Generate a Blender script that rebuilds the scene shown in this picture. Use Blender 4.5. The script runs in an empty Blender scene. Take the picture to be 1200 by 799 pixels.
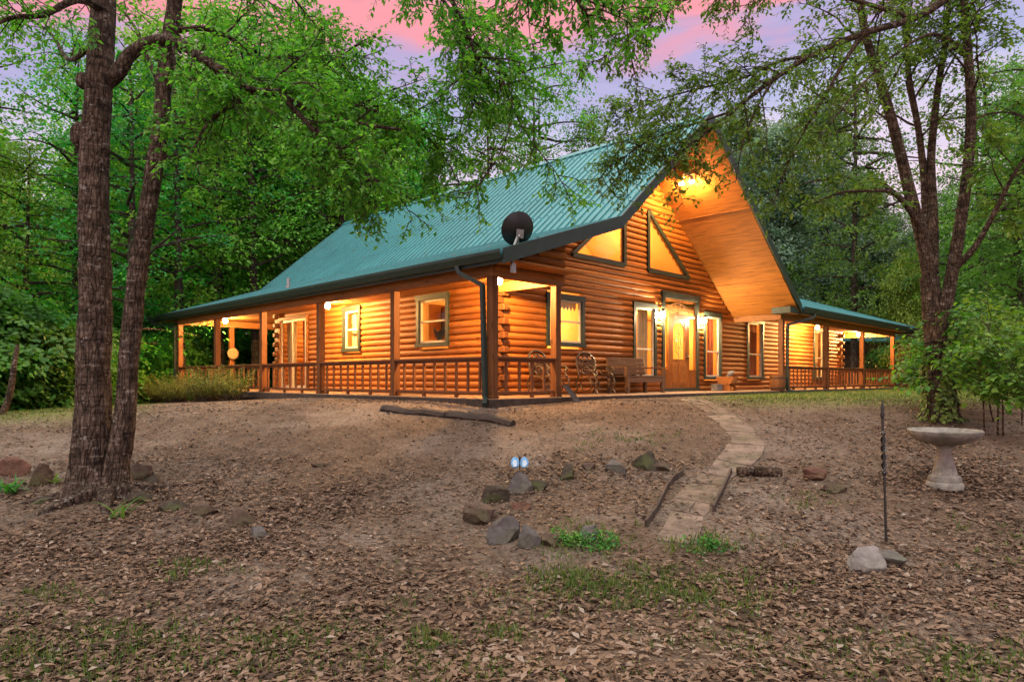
import bpy, bmesh, math, random
import numpy as np
from mathutils import Vector, Matrix, noise as mnoise

R = math.radians
random.seed(7)
rng = np.random.default_rng(11)
scene = bpy.context.scene
COL = scene.collection

# ------------------------------------------------------------------ helpers
F_PX, CX, HZ, EYE = 790.0, 600.0, 444.0, 1.6


def world_at(u, v, Y):
    """point seen at photo pixel (u, v) at depth Y metres"""
    return Vector(((u - CX) / F_PX * Y, Y, EYE + (HZ - v) / F_PX * Y))


_PY = np.array([-200, 0, 4, 6, 7.4, 9, 10.5, 11.6, 12.4, 14, 400.])
_PZ = np.array([0, 0, .05, .22, .42, .70, .94, 1.085, 1.155, 1.17, 1.17])


def gz(x, y):
    x = np.asarray(x, float); y = np.asarray(y, float)
    z = 0
    for o, w in ((-.9, .2), (-.45, .2), (0, .2), (.45, .2), (.9, .2)):
        z = z + w * np.interp(y + o, _PY, _PZ)
    d = np.clip(-4.5 - x, 0, 12) * .05 * np.clip((y - 6) / 6, 0, 1)
    z = z - d
    near = np.exp(-((y - 6) / 7.0) ** 2)
    z = z + near * (.022 * np.sin(1.7 * x + .8 * y) + .018 * np.sin(-1.1 * x + 2.3 * y + 1.3) + .010 * np.sin(4.3 * x + 2.1 * y) + .008 * np.sin(3.1 * x - 5.2 * y + .4))
    return z


def gzf(x, y):
    return float(gz(x, y))


def ground_at(u, v, ymax=60):
    k = (u - CX) / F_PX; m = (v - HZ) / F_PX
    ys = np.linspace(2.2, ymax, 6000)
    f = (EYE - m * ys) - gz(k * ys, ys)
    i = np.where(f <= 0)[0]
    Y = ys[i[0]] if len(i) else ymax
    return Vector((k * Y, Y, gzf(k * Y, Y)))


def link(o, parent=None):
    COL.objects.link(o)
    if parent is not None:
        o.parent = parent
    return o


def tag(o, label=None, cat=None, group=None, kind=None):
    if label: o['label'] = label
    if cat: o['category'] = cat
    if group: o['group'] = group
    if kind: o['kind'] = kind
    return o


def empty(name, loc=(0, 0, 0), rz=0.0, parent=None):
    o = bpy.data.objects.new(name, None)
    o.empty_display_size = .2
    o.location = loc; o.rotation_euler = (0, 0, rz)
    return link(o, parent)


class MB:
    def split_build(self, name, mat, parent=None, **kw):
        """one object for every box or bar collected"""
        for (v0, v1, f0, f1) in self.pieces:
            m = MB(); m.v = self.v[v0:v1]; m.t = self.t[v0:v1]; m.f = [tuple(i - v0 for i in f) for f in self.f[f0:f1]]
            m.build(name, mat, parent, **kw)

    """collects simple shapes into one mesh"""
    def __init__(self, fmap=None):
        self.v = []; self.f = []; self.t = []; self.fmap = fmap; self.pieces = []

    def add(self, vs, fs, tint=.5):
        b = len(self.v)
        if self.fmap:
            vs = [self.fmap(*p) for p in vs]
        self.v.extend([tuple(p) for p in vs]); self.t.extend([tint] * len(vs))
        self.f.extend([tuple(b + i for i in f) for f in fs])
        self.pieces.append((b, len(self.v), len(self.f) - len(fs), len(self.f)))

    def box(self, x0, x1, y0, y1, z0, z1, tint=.5):
        vs = [(x0, y0, z0), (x1, y0, z0), (x1, y1, z0), (x0, y1, z0), (x0, y0, z1), (x1, y0, z1), (x1, y1, z1), (x0, y1, z1)]
        self.add(vs, [(3, 2, 1, 0), (4, 5, 6, 7), (0, 1, 5, 4), (1, 2, 6, 5), (2, 3, 7, 6), (3, 0, 4, 7)], tint)

    def beam(self, p, q, w, h, up=(0, 0, 1), tint=.5):
        p = Vector(p); q = Vector(q); d = (q - p).normalized(); up = Vector(up)
        s = d.cross(up)
        if s.length < 1e-4: s = d.cross(Vector((1, 0, 0)))
        s.normalize(); n = s.cross(d).normalized()
        vs = []
        for c in (p, q):
            for a, b in ((-1, -1), (1, -1), (1, 1), (-1, 1)):
                vs.append(c + s * (a * w / 2) + n * (b * h / 2))
        self.add(vs, [(3, 2, 1, 0), (4, 5, 6, 7), (0, 1, 5, 4), (1, 2, 6, 5), (2, 3, 7, 6), (3, 0, 4, 7)], tint)

    def tube(self, pts, rad, n=8, tint=.5, cap=True, sq=None, wob=0.0):
        pts = [Vector(p) for p in pts]
        if not hasattr(rad, '__len__'): rad = [rad] * len(pts)
        vs = []; fs = []
        ref = None
        for i, p in enumerate(pts):
            d = (pts[min(i + 1, len(pts) - 1)] - pts[max(i - 1, 0)])
            if d.length < 1e-9: d = Vector((0, 0, 1))
            d.normalize()
            if ref is None:
                ref = Vector((1, 0, 0)) if abs(d.x) < .8 else Vector((0, 1, 0))
            s = (ref - d * ref.dot(d)).normalized(); t = d.cross(s); ref = s
            for k in range(n):
                a = 2 * math.pi * k / n
                r = rad[i]
                if wob:
                    if n > 30: r *= 1 + wob * .22 * mnoise.noise(Vector((math.cos(a) * 7, math.sin(a) * 7, p.z * 9)))
                    r *= 1 + wob * mnoise.noise(Vector((math.cos(a) * 1.3, math.sin(a) * 1.3, p.z * 1.6)) * 1.7) + wob * .5 * mnoise.noise(Vector((math.cos(a) * 3, math.sin(a) * 3, p.z * 5)))
                vs.append(p + (s * math.cos(a) + t * math.sin(a)) * r)
        for i in range(len(pts) - 1):
            for k in range(n):
                k2 = (k + 1) % n
                fs.append((i * n + k, i * n + k2, (i + 1) * n + k2, (i + 1) * n + k))
        if cap:
            fs.append(tuple(range(n - 1, -1, -1))); b = (len(pts) - 1) * n
            fs.append(tuple(range(b, b + n)))
        self.add(vs, fs, tint)

    def lathe(self, prof, n=24, c=(0, 0, 0), scallop=None, tint=.5):
        vs = []; fs = []
        for i, (r, z) in enumerate(prof):
            for k in range(n):
                a = 2 * math.pi * k / n
                rr = r
                if scallop and scallop[0] <= i <= scallop[1]:
                    rr = r * (1 + scallop[3] * math.cos(scallop[2] * a))
                vs.append((c[0] + rr * math.cos(a), c[1] + rr * math.sin(a), c[2] + z))
        for i in range(len(prof) - 1):
            for k in range(n):
                k2 = (k + 1) % n
                fs.append((i * n + k, i * n + k2, (i + 1) * n + k2, (i + 1) * n + k))
        fs.append(tuple(range(n - 1, -1, -1))); b = (len(prof) - 1) * n
        fs.append(tuple(range(b, b + n)))
        self.add(vs, fs, tint)

    def sphere(self, c, r, n=12, m=8, sc=(1, 1, 1), tint=.5):
        vs = [(c[0], c[1], c[2] - r * sc[2])]; fs = []
        for i in range(1, m):
            ph = -math.pi / 2 + math.pi * i / m
            for k in range(n):
                a = 2 * math.pi * k / n
                vs.append((c[0] + r * sc[0] * math.cos(ph) * math.cos(a), c[1] + r * sc[1] * math.cos(ph) * math.sin(a), c[2] + r * sc[2] * math.sin(ph)))
        vs.append((c[0], c[1], c[2] + r * sc[2]))
        for k in range(n):
            fs.append((0, 1 + (k + 1) % n, 1 + k))
        for i in range(m - 2):
            for k in range(n):
                a = 1 + i * n
                fs.append((a + k, a + (k + 1) % n, a + n + (k + 1) % n, a + n + k))
        t = len(vs) - 1; a = 1 + (m - 2) * n
        for k in range(n):
            fs.append((a + k, a + (k + 1) % n, t))
        self.add(vs, fs, tint)

    def prism(self, poly, d, tint=.5):
        """closed polygon of 3d points extruded by vector d"""
        n = len(poly); d = Vector(d)
        vs = [Vector(p) for p in poly] + [Vector(p) + d for p in poly]
        fs = [tuple(range(n - 1, -1, -1)), tuple(range(n, 2 * n))]
        for i in range(n):
            j = (i + 1) % n
            fs.append((i, j, n + j, n + i))
        self.add(vs, fs, tint)

    def build(self, name, mat, parent=None, smooth=False, bevel=0.0, loc=None):
        me = bpy.data.meshes.new(name)
        me.from_pydata(self.v, [], self.f)
        a = me.attributes.new('tint', 'FLOAT', 'POINT')
        a.data.foreach_set('value', np.array(self.t, np.float32))
        bm = bmesh.new(); bm.from_mesh(me)
        bmesh.ops.recalc_face_normals(bm, faces=bm.faces[:])
        bm.to_mesh(me); bm.free()
        if smooth:
            me.polygons.foreach_set('use_smooth', [True] * len(me.polygons))
            me.set_sharp_from_angle(angle=R(42))
        me.materials.append(mat)
        o = link(bpy.data.objects.new(name, me), parent)
        if loc is not None: o.location = loc
        if bevel:
            m = o.modifiers.new('bevel', 'BEVEL'); m.width = bevel; m.segments = 2; m.limit_method = 'ANGLE'
        return o


def np_mesh(name, V, Fq, tint, mat, parent=None, nper=4):
    """fast mesh from arrays; every face has nper corners"""
    me = bpy.data.meshes.new(name)
    nv, nf = len(V), len(Fq)
    me.vertices.add(nv); me.vertices.foreach_set('co', np.ascontiguousarray(V, np.float32).ravel())
    me.loops.add(nf * nper); me.loops.foreach_set('vertex_index', np.ascontiguousarray(Fq, np.int32).ravel())
    me.polygons.add(nf)
    me.polygons.foreach_set('loop_start', np.arange(0, nf * nper, nper, dtype=np.int32))
    me.update(calc_edges=True)
    a = me.attributes.new('tint', 'FLOAT', 'POINT')
    a.data.foreach_set('value', np.ascontiguousarray(tint, np.float32))
    me.materials.append(mat)
    me.validate()
    return link(bpy.data.objects.new(name, me), parent)


def norm(a):
    return a / np.maximum(np.linalg.norm(a, axis=-1, keepdims=True), 1e-9)


def leaf_arrays(P, D, N, L, W=.3, fold=.12, tint=None, curl=0.0):
    """folded leaves: base P, direction D, normal N, length L -> V, F (2 quads each), tint"""
    n = len(P)
    D = norm(D); S = norm(np.cross(D, N)); N = np.cross(S, D)
    L = L[:, None]
    a = P
    b = P + D * L * .45 + S * L * W + N * L * fold
    c = P + D * L - N * L * curl
    d = P + D * L * .45 - S * L * W + N * L * fold
    m = P + D * L * .45
    V = np.stack([a, b, c, d, m], 1).reshape(-1, 3)
    i = np.arange(n)[:, None] * 5
    Fq = np.concatenate([i + np.array([[0, 4, 2, 1]])[..., ::-1], i + np.array([[0, 3, 2, 4]])[..., ::-1]], 0)
    t = np.repeat(tint if tint is not None else rng.random(n), 5)
    return V, Fq, t


def rhomb_arrays(P, D, N, L, W=.3, tint=None):
    n = len(P)
    D = norm(D); S = norm(np.cross(D, N))
    L = L[:, None]
    V = np.stack([P, P + D * L * .5 + S * L * W, P + D * L, P + D * L * .5 - S * L * W], 1).reshape(-1, 3)
    Fq = np.arange(n * 4).reshape(-1, 4)
    t = np.repeat(tint if tint is not None else rng.random(n), 4)
    return V, Fq, t

# ------------------------------------------------------------------ materials


def new_mat(name):
    m = bpy.data.materials.new(name); m.use_nodes = True
    nt = m.node_tree
    for n in list(nt.nodes): nt.nodes.remove(n)
    out = nt.nodes.new('ShaderNodeOutputMaterial')
    return m, nt, out


def nd(nt, t, **kw):
    n = nt.nodes.new('ShaderNode' + t)
    for k, v in kw.items():
        if k.startswith('i_'):
            key = k[2:]
            key = int(key) if key.isdigit() else key.replace('_', ' ')
            n.inputs[key].default_value = v
        else:
            setattr(n, k, v)
    return n


def ramp(nt, stops, fac, interp='LINEAR'):
    n = nt.nodes.new('ShaderNodeValToRGB'); cr = n.color_ramp; cr.interpolation = interp
    while len(cr.elements) < len(stops): cr.elements.new(.5)
    for e, (p, c) in zip(cr.elements, stops):
        e.position = p; e.color = (c[0], c[1], c[2], 1)
    nt.links.new(fac, n.inputs[0])
    return n.outputs[0]


def mixc(nt, fac, a, b, mode='MIX'):
    n = nt.nodes.new('ShaderNodeMix'); n.data_type = 'RGBA'; n.blend_type = mode
    for key, val in ((0, fac), (6, a), (7, b)):
        if hasattr(val, 'is_linked'): nt.links.new(val, n.inputs[key])
        elif isinstance(val, (int, float)): n.inputs[key].default_value = val
        else: n.inputs[key].default_value = (*val[:3], 1)
    return n.outputs[2]


def noise_tex(nt, scale, vec=None, detail=4, rough=.55, dist=0.0):
    n = nd(nt, 'TexNoise'); n.inputs['Scale'].default_value = scale; n.inputs['Detail'].default_value = detail
    n.inputs['Roughness'].default_value = rough; n.inputs['Distortion'].default_value = dist
    if vec is not None: nt.links.new(vec, n.inputs['Vector'])
    return n.outputs[0]


def objvec(nt, scale=(1, 1, 1)):
    tc = nd(nt, 'TexCoord'); mp = nd(nt, 'Mapping'); mp.inputs['Scale'].default_value = scale
    nt.links.new(tc.outputs['Object'], mp.inputs[0])
    return mp.outputs[0]


def bump(nt, h, strength=.3, dist=.02):
    b = nd(nt, 'Bump'); b.inputs['Strength'].default_value = strength; b.inputs['Distance'].default_value = dist
    nt.links.new(h, b.inputs['Height'])
    return b.outputs[0]


def princ(nt, out, col, rough=.6, nrm=None, spec=.35, metal=0.0):
    p = nd(nt, 'BsdfPrincipled')
    if hasattr(col, 'is_linked'): nt.links.new(col, p.inputs['Base Color'])
    else: p.inputs['Base Color'].default_value = (*col, 1)
    if hasattr(rough, 'is_linked'): nt.links.new(rough, p.inputs['Roughness'])
    else: p.inputs['Roughness'].default_value = rough
    p.inputs['Specular IOR Level'].default_value = spec; p.inputs['Metallic'].default_value = metal
    if nrm is not None: nt.links.new(nrm, p.inputs['Normal'])
    nt.links.new(p.outputs[0], out.inputs[0])
    return p


def tint_attr(nt):
    a = nd(nt, 'Attribute'); a.attribute_name = 'tint'
    return a.outputs['Fac']


def mat_simple(name, col, rough=.6, var=.25, scale=6., bumpy=.15, spec=.3, metal=0.):
    m, nt, out = new_mat(name)
    v = objvec(nt)
    n = noise_tex(nt, scale, v, 5)
    lo = [c * (1 - var) for c in col]; hi = [min(1, c * (1 + var)) for c in col]
    c = ramp(nt, [(.3, lo), (.7, hi)], n)
    n2 = noise_tex(nt, scale * 8, v, 3)
    princ(nt, out, c, rough, bump(nt, n2, bumpy, .01) if bumpy else None, spec, metal)
    return m


def mat_wood(name, col, axis, rough=.62, var=.42, knots=True, gloss=.22):
    """grain runs along axis (0, 1, 2) of object space; each board or log has its own tint"""
    m, nt, out = new_mat(name)
    sc = [9., 9., 9.]; sc[axis] = .7
    v = objvec(nt, sc)
    g = noise_tex(nt, 2.2, v, 6, .6, .6)
    lo = [c * (1 - var) for c in col]; hi = [min(1, c * (1 + var * .7)) for c in col]
    c = ramp(nt, [(.28, lo), (.5, col), (.75, hi)], g)
    t = tint_attr(nt)
    tr = ramp(nt, [(0, (.58, .52, .48)), (.5, (.95, .95, .95)), (1, (1.0, 1.0, 1.0))], t)
    c = mixc(nt, 1.0, c, tr, 'MULTIPLY')
    if knots:
        ks = [5., 5., 5.]; ks[axis] = 1.6
        vo = nd(nt, 'TexVoronoi'); nt.links.new(objvec(nt, ks), vo.inputs['Vector']); vo.inputs['Scale'].default_value = 1.3
        k = ramp(nt, [(.06, (.22, .15, .12)), (.16, (1, 1, 1))], vo.outputs['Distance'])
        c = mixc(nt, .8, c, k, 'MULTIPLY')
    wv = noise_tex(nt, 1.1, objvec(nt), 4)
    c = mixc(nt, .5, c, ramp(nt, [(.3, (.72, .66, .6)), (.65, (1, 1, 1))], wv), 'MULTIPLY')
    princ(nt, out, c, rough, bump(nt, g, .25, .006), gloss)
    return m


def mat_leaf(name, dark, mid, light, trans=.38, rough=.5, objvar=.5):
    m, nt, out = new_mat(name)
    t = tint_attr(nt)
    c = ramp(nt, [(0, dark), (.5, mid), (1, light)], t)
    oi = nd(nt, 'ObjectInfo')
    hs = nd(nt, 'HueSaturation')
    mr = nd(nt, 'MapRange'); mr.inputs[3].default_value = .5 - .035 * objvar; mr.inputs[4].default_value = .5 + .03 * objvar
    nt.links.new(oi.outputs['Random'], mr.inputs[0]); nt.links.new(mr.outputs[0], hs.inputs['Hue'])
    mv = nd(nt, 'MapRange'); mv.inputs[3].default_value = 1 - .35 * objvar; mv.inputs[4].default_value = 1 + .35 * objvar
    ml = nd(nt, 'Math', operation='MULTIPLY'); ml.inputs[1].default_value = 7.31
    fr = nd(nt, 'Math', operation='FRACT')
    nt.links.new(oi.outputs['Random'], ml.inputs[0]); nt.links.new(ml.outputs[0], fr.inputs[0]); nt.links.new(fr.outputs[0], mv.inputs[0])
    nt.links.new(mv.outputs[0], hs.inputs['Value']); nt.links.new(c, hs.inputs['Color'])
    p = nd(nt, 'BsdfPrincipled'); p.inputs['Roughness'].default_value = rough; p.inputs['Specular IOR Level'].default_value = .3
    nt.links.new(hs.outputs[0], p.inputs['Base Color'])
    tr = nd(nt, 'BsdfTranslucent')
    cc = mixc(nt, 1.0, hs.outputs[0], (1.15, 1.25, .55), 'MULTIPLY'); nt.links.new(cc, tr.inputs[0])
    mx = nd(nt, 'MixShader'); mx.inputs[0].default_value = trans
    nt.links.new(p.outputs[0], mx.inputs[1]); nt.links.new(tr.outputs[0], mx.inputs[2]); nt.links.new(mx.outputs[0], out.inputs[0])
    return m


def mat_bark(name, c0, c1, c2, scale=1.0, lichen=.35):
    m, nt, out = new_mat(name)
    v = objvec(nt, (9 * scale, 9 * scale, 3.2 * scale))
    n = noise_tex(nt, 1.6, v, 8, .68, .8)
    c = ramp(nt, [(.3, c0), (.5, c1), (.72, c2)], n)
    h = objvec(nt, (2.2 * scale, 2.2 * scale, 13 * scale))
    hb = noise_tex(nt, 1.3, h, 6, .65, .4)
    c = mixc(nt, .75, c, ramp(nt, [(.40, (.30, .27, .25)), (.56, (1, 1, 1))], hb), 'MULTIPLY')
    ln = noise_tex(nt, 8.5 * scale, objvec(nt, (1, 1, 2.6)), 6, .72, .3)
    lm = ramp(nt, [(.575, (0, 0, 0)), (.64, (lichen * 1.6,) * 3)], ln)
    c = mixc(nt, lm, c, (.34, .31, .27))
    ve = nd(nt, 'TexVoronoi'); ve.feature = 'DISTANCE_TO_EDGE'; ve.inputs['Scale'].default_value = 1.0
    wn = nd(nt, 'TexNoise'); wn.inputs['Scale'].default_value = 5; nt.links.new(objvec(nt), wn.inputs['Vector'])
    wa = nd(nt, 'VectorMath', operation='MULTIPLY_ADD'); wa.inputs[1].default_value = (.9, .9, .9); nt.links.new(wn.outputs['Color'], wa.inputs[0]); nt.links.new(objvec(nt, (24 * scale, 24 * scale, 5.5 * scale)), wa.inputs[2]); nt.links.new(wa.outputs[0], ve.inputs['Vector'])
    crk = ramp(nt, [(.0, (0, 0, 0)), (.16, (1, 1, 1))], ve.outputs['Distance'])
    c = mixc(nt, .6, c, ramp(nt, [(.0, (.30, .26, .24)), (.14, (1, 1, 1))], ve.outputs['Distance']), 'MULTIPLY')
    ad0 = nd(nt, 'Math', operation='ADD'); nt.links.new(n, ad0.inputs[0]); nt.links.new(hb, ad0.inputs[1])
    ad = nd(nt, 'Math', operation='MULTIPLY_ADD'); ad.inputs[1].default_value = .6; nt.links.new(crk, ad.inputs[0]); nt.links.new(ad0.outputs[0], ad.inputs[2])
    princ(nt, out, c, .9, bump(nt, ad.outputs[0], .9, .035), .15)
    return m


def mat_stone(name, col, moss=.3):
    m, nt, out = new_mat(name)
    v = objvec(nt)
    n = noise_tex(nt, 5, v, 8, .65, .3)
    c = ramp(nt, [(.3, [x * .45 for x in col]), (.52, col), (.75, [min(1, x * 1.5) for x in col])], n)
    n2 = noise_tex(nt, 3.1, v, 5)
    mm = ramp(nt, [(.5, (0, 0, 0)), (.62, (moss,) * 3)], n2)
    c = mixc(nt, mm, c, (.06, .075, .025))
    n3 = noise_tex(nt, 26, v, 6, .7)
    princ(nt, out, c, .92, bump(nt, n3, .7, .02), .2)
    return m


def mat_emit(name, col, s):
    m, nt, out = new_mat(name)
    e = nd(nt, 'Emission'); e.inputs[0].default_value = (*col, 1); e.inputs[1].default_value = s
    nt.links.new(e.outputs[0], out.inputs[0])
    return m


def mat_glass(name):
    m, nt, out = new_mat(name)
    t = nd(nt, 'BsdfTransparent'); t.inputs[0].default_value = (.97, .97, .95, 1)
    g = nd(nt, 'BsdfGlossy'); g.inputs['Roughness'].default_value = .03
    lw = nd(nt, 'LayerWeight'); lw.inputs[0].default_value = .5
    pw = nd(nt, 'Math', operation='POWER'); pw.inputs[1].default_value = 4; nt.links.new(lw.outputs['Facing'], pw.inputs[0])
    fr = nd(nt, 'Math', operation='MULTIPLY_ADD'); fr.inputs[1].default_value = .8; fr.inputs[2].default_value = .03; nt.links.new(pw.outputs[0], fr.inputs[0])
    mx = nd(nt, 'MixShader')
    nt.links.new(fr.outputs[0], mx.inputs[0]); nt.links.new(t.outputs[0], mx.inputs[1]); nt.links.new(g.outputs[0], mx.inputs[2])
    nt.links.new(mx.outputs[0], out.inputs[0])
    return m


M = {}
LOGC = (.36, .125, .022)
M['log_x'] = mat_wood('log_stain_front', LOGC, 0)
M['log_y'] = mat_wood('log_stain_side', LOGC, 1)
M['post'] = mat_wood('post_stain', (.145, .056, .016), 2)
M['rail_x'] = mat_wood('rail_front', (.15, .058, .020), 0, knots=False)
M['rail_y'] = mat_wood('rail_side', (.15, .058, .020), 1, knots=False)
M['baluster'] = mat_wood('baluster_wood', (.17, .066, .022), 2, knots=False)
M['beam_x'] = mat_wood('beam_front', (.26, .11, .033), 0)
M['beam_y'] = mat_wood('beam_side', (.26, .11, .033), 1)
M['soffit'] = mat_wood('soffit_plywood', (.31, .122, .024), 1, rough=.65, var=.5, knots=False)
M['ceiling'] = mat_wood('porch_ceiling_boards', (.33, .135, .030), 1, rough=.6)
M['door'] = mat_wood('door_wood', (.30, .105, .022), 2, rough=.35)
M['deck'] = mat_wood('deck_boards', (.24, .15, .085), 0, rough=.75)
M['green'] = mat_simple('dark_green_trim', (.018, .031, .023), .45, .25, 5, .05, .4)
M['cream'] = mat_simple('cream_sash', (.62, .55, .38), .5, .1)
M['glass'] = mat_glass('window_glass')
M['bulb'] = mat_emit('porch_bulb', (1.0, .52, .17), 5200)
M['bulb_lantern'] = mat_emit('lantern_bulb', (1.0, .72, .42), 3800)
M['bulb_flood'] = mat_emit('flood_bulb', (1.0, .53, .17), 3200)
M['lampshade'] = mat_emit('lit_shade', (1.0, .62, .25), 6)
M['black'] = mat_simple('black_metal', (.015, .014, .013), .4, .3, 8, .1, .5)
M['greymetal'] = mat_simple('grey_metal', (.28, .28, .27), .45, .2, 6, .1, .5, .6)
M['iron'] = mat_simple('bronze_iron', (.040, .024, .014), .45, .4, 14, .2, .5, .0)
M['bench'] = mat_wood('weathered_bench', (.17, .10, .055), 0, rough=.8)
M['inner'] = mat_simple('inner_wall', (.58, .32, .10), .8, .12, 1.5, .0)
M['curtain_r'] = mat_simple('rust_curtain', (.50, .12, .05), .9, .2, 4, .0)
M['curtain_c'] = mat_simple('cream_curtain', (.66, .48, .26), .9, .15, 4, .0)
M['concrete'] = mat_stone('bath_concrete', (.215, .20, .17), .25)
M['stone_grey'] = mat_stone('grey_fieldstone', (.095, .085, .078), .3)
M['stone_brown'] = mat_stone('brown_fieldstone', (.085, .058, .042), .4)
M['stone_moss'] = mat_stone('mossy_fieldstone', (.05, .040, .028), .7)
M['stone_red'] = mat_stone('red_fieldstone', (.11, .055, .038), .2)
M['stone_pale'] = mat_stone('pale_fieldstone', (.20, .185, .165), .3)
M['bark'] = mat_bark('ridged_bark', (.020, .014, .009), (.088, .062, .043), (.21, .16, .12))
M['bark_dark'] = mat_bark('dark_bark', (.022, .015, .009), (.088, .060, .038), (.18, .13, .09))
M['bark_far'] = mat_bark('grey_bark', (.03, .025, .018), (.07, .055, .04), (.13, .11, .085), .6)
M['timber'] = mat_simple('old_timber', (.05, .036, .026), .9, .4, 9, .5)
M['leaf_near'] = mat_leaf('oak_leaf', (.05, .18, .022), (.10, .29, .034), (.20, .41, .055), .56)
M['leaf_right'] = mat_leaf('bough_leaf', (.05, .13, .026), (.09, .21, .036), (.17, .30, .06), .56)
M['leaf_forest'] = mat_leaf('forest_leaf', (.040, .17, .024), (.092, .295, .036), (.21, .44, .06), .52, objvar=1.5)
M['leaf_blue'] = mat_leaf('blue_green_leaf', (.055, .12, .075), (.12, .21, .14), (.24, .33, .24), .42, objvar=.8)
M['leaf_lime'] = mat_leaf('lime_leaf', (.12, .20, .03), (.20, .30, .04), (.32, .40, .07), .4)
M['leaf_under'] = mat_leaf('understory_leaf', (.026, .12, .020), (.058, .20, .028), (.13, .32, .048), .46, objvar=1.0)
M['leaf_sapling'] = mat_leaf('sapling_leaf', (.05, .15, .02), (.095, .23, .034), (.19, .35, .06), .48)
M['leaf_ivy'] = mat_leaf('ivy_leaf', (.06, .12, .02), (.11, .19, .035), (.20, .28, .06), .35)
M['leaf_shrub'] = mat_leaf('wispy_leaf', (.07, .10, .018), (.13, .165, .032), (.22, .24, .055), .42)
M['leaf_rust'] = mat_leaf('rusty_leaf', (.05, .045, .02), (.11, .075, .035), (.15, .13, .05), .3)
M['grass'] = mat_leaf('grass_blade', (.036, .075, .015), (.070, .118, .024), (.15, .17, .04), .35)
M['litter'] = None

# ------------------------------------------------------------------ leaf litter colour


def mat_litter():
    m, nt, out = new_mat('dead_leaf')
    t = tint_attr(nt)
    c = ramp(nt, [(0, (.035, .022, .014)), (.25, (.090, .053, .031)), (.5, (.148, .092, .056)), (.75, (.205, .134, .088)), (.93, (.22, .162, .12)), (1, (.26, .21, .165))], t)
    n = noise_tex(nt, 30, objvec(nt), 4)
    c = mixc(nt, .6, c, ramp(nt, [(.3, (.6, .55, .5)), (.7, (1, 1, 1))], n), 'MULTIPLY')
    princ(nt, out, c, .75, None, .25)
    return m


M['litter'] = mat_litter()


def mat_ground():
    m, nt, out = new_mat('yard_soil')
    v = objvec(nt)
    big = noise_tex(nt, .55, v, 6, .6, .4)
    mid = noise_tex(nt, 3.5, v, 7, .65, .3)
    fine = noise_tex(nt, 42, v, 6, .7)
    soil = ramp(nt, [(.28, (.055, .039, .026)), (.5, (.104, .076, .051)), (.72, (.16, .124, .09))], mid)
    sand = ramp(nt, [(.3, (.15, .122, .094)), (.7, (.25, .21, .172))], mid)
    c = mixc(nt, ramp(nt, [(.47, (0, 0, 0)), (.60, (.85, .85, .85))], big), soil, sand)
    # broken leaf fragments lying in the soil
    vo = nd(nt, 'TexVoronoi'); vo.inputs['Scale'].default_value = 30; vo.inputs['Randomness'].default_value = 1
    wv = nd(nt, 'Mapping'); wv.inputs['Scale'].default_value = (1, 1, .3); nt.links.new(v, wv.inputs[0])
    dn = nd(nt, 'TexNoise'); dn.inputs['Scale'].default_value = 9; nt.links.new(v, dn.inputs['Vector'])
    ad = nd(nt, 'VectorMath', operation='MULTIPLY_ADD'); ad.inputs[1].default_value = (.14, .14, .14)
    nt.links.new(dn.outputs['Color'], ad.inputs[0]); nt.links.new(wv.outputs[0], ad.inputs[2]); nt.links.new(ad.outputs[0], vo.inputs['Vector'])
    sp = nd(nt, 'SeparateColor'); nt.links.new(vo.outputs['Color'], sp.inputs[0])
    frag = ramp(nt, [(0, (.03, .019, .013)), (.35, (.085, .052, .034)), (.6, (.125, .080, .053)), (.85, (.16, .105, .072)), (1, (.20, .145, .11))], sp.outputs[0])
    la = nd(nt, 'Attribute'); la.attribute_name = 'litter'
    ln = noise_tex(nt, 14, v, 5, .7)
    lb2 = nd(nt, 'Math', operation='MULTIPLY_ADD'); lb2.inputs[1].default_value = .7; lb2.inputs[2].default_value = .3; nt.links.new(la.outputs['Fac'], lb2.inputs[0])
    mm = nd(nt, 'Math', operation='MULTIPLY'); nt.links.new(lb2.outputs[0], mm.inputs[0])
    nt.links.new(ramp(nt, [(.36, (0, 0, 0)), (.5, (1, 1, 1))], ln), mm.inputs[1])
    c = mixc(nt, mm.outputs[0], c, frag)
    # lawn
    ga = nd(nt, 'Attribute'); ga.attribute_name = 'lawn'
    gm = noise_tex(nt, 1.3, v, 6, .65)
    gr = ramp(nt, [(.3, (.075, .11, .022)), (.6, (.14, .165, .034)), (.8, (.20, .185, .055))], noise_tex(nt, 9, v, 6, .7))
    g2 = nd(nt, 'Math', operation='MULTIPLY'); nt.links.new(ga.outputs['Fac'], g2.inputs[0])
    nt.links.new(ramp(nt, [(.32, (.5, .5, .5)), (.52, (1, 1, 1))], gm), g2.inputs[1])
    c = mixc(nt, g2.outputs[0], c, gr)
    hh = nd(nt, 'Math', operation='ADD'); nt.links.new(fine, hh.inputs[0]); nt.links.new(vo.outputs['Distance'], hh.inputs[1])
    c = mixc(nt, .5, c, ramp(nt, [(.3, (.62, .58, .55)), (.6, (1, 1, 1))], fine), 'MULTIPLY')
    princ(nt, out, c, .95, bump(nt, hh.outputs[0], .6, .03), .15)
    return m


M['ground'] = mat_ground()


def mat_roof():
    m, nt, out = new_mat('teal_metal')
    n = noise_tex(nt, .6, objvec(nt), 5)
    c = ramp(nt, [(.3, (.028, .160, .168)), (.7, (.046, .218, .226))], n)
    st = noise_tex(nt, 3, objvec(nt, (.6, 6, .6)), 5, .7)
    c = mixc(nt, .6, c, ramp(nt, [(.35, (.62, .66, .62)), (.6, (1, 1, 1))], st), 'MULTIPLY')
    princ(nt, out, c, .42, None, .38, .0)
    return m


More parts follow.
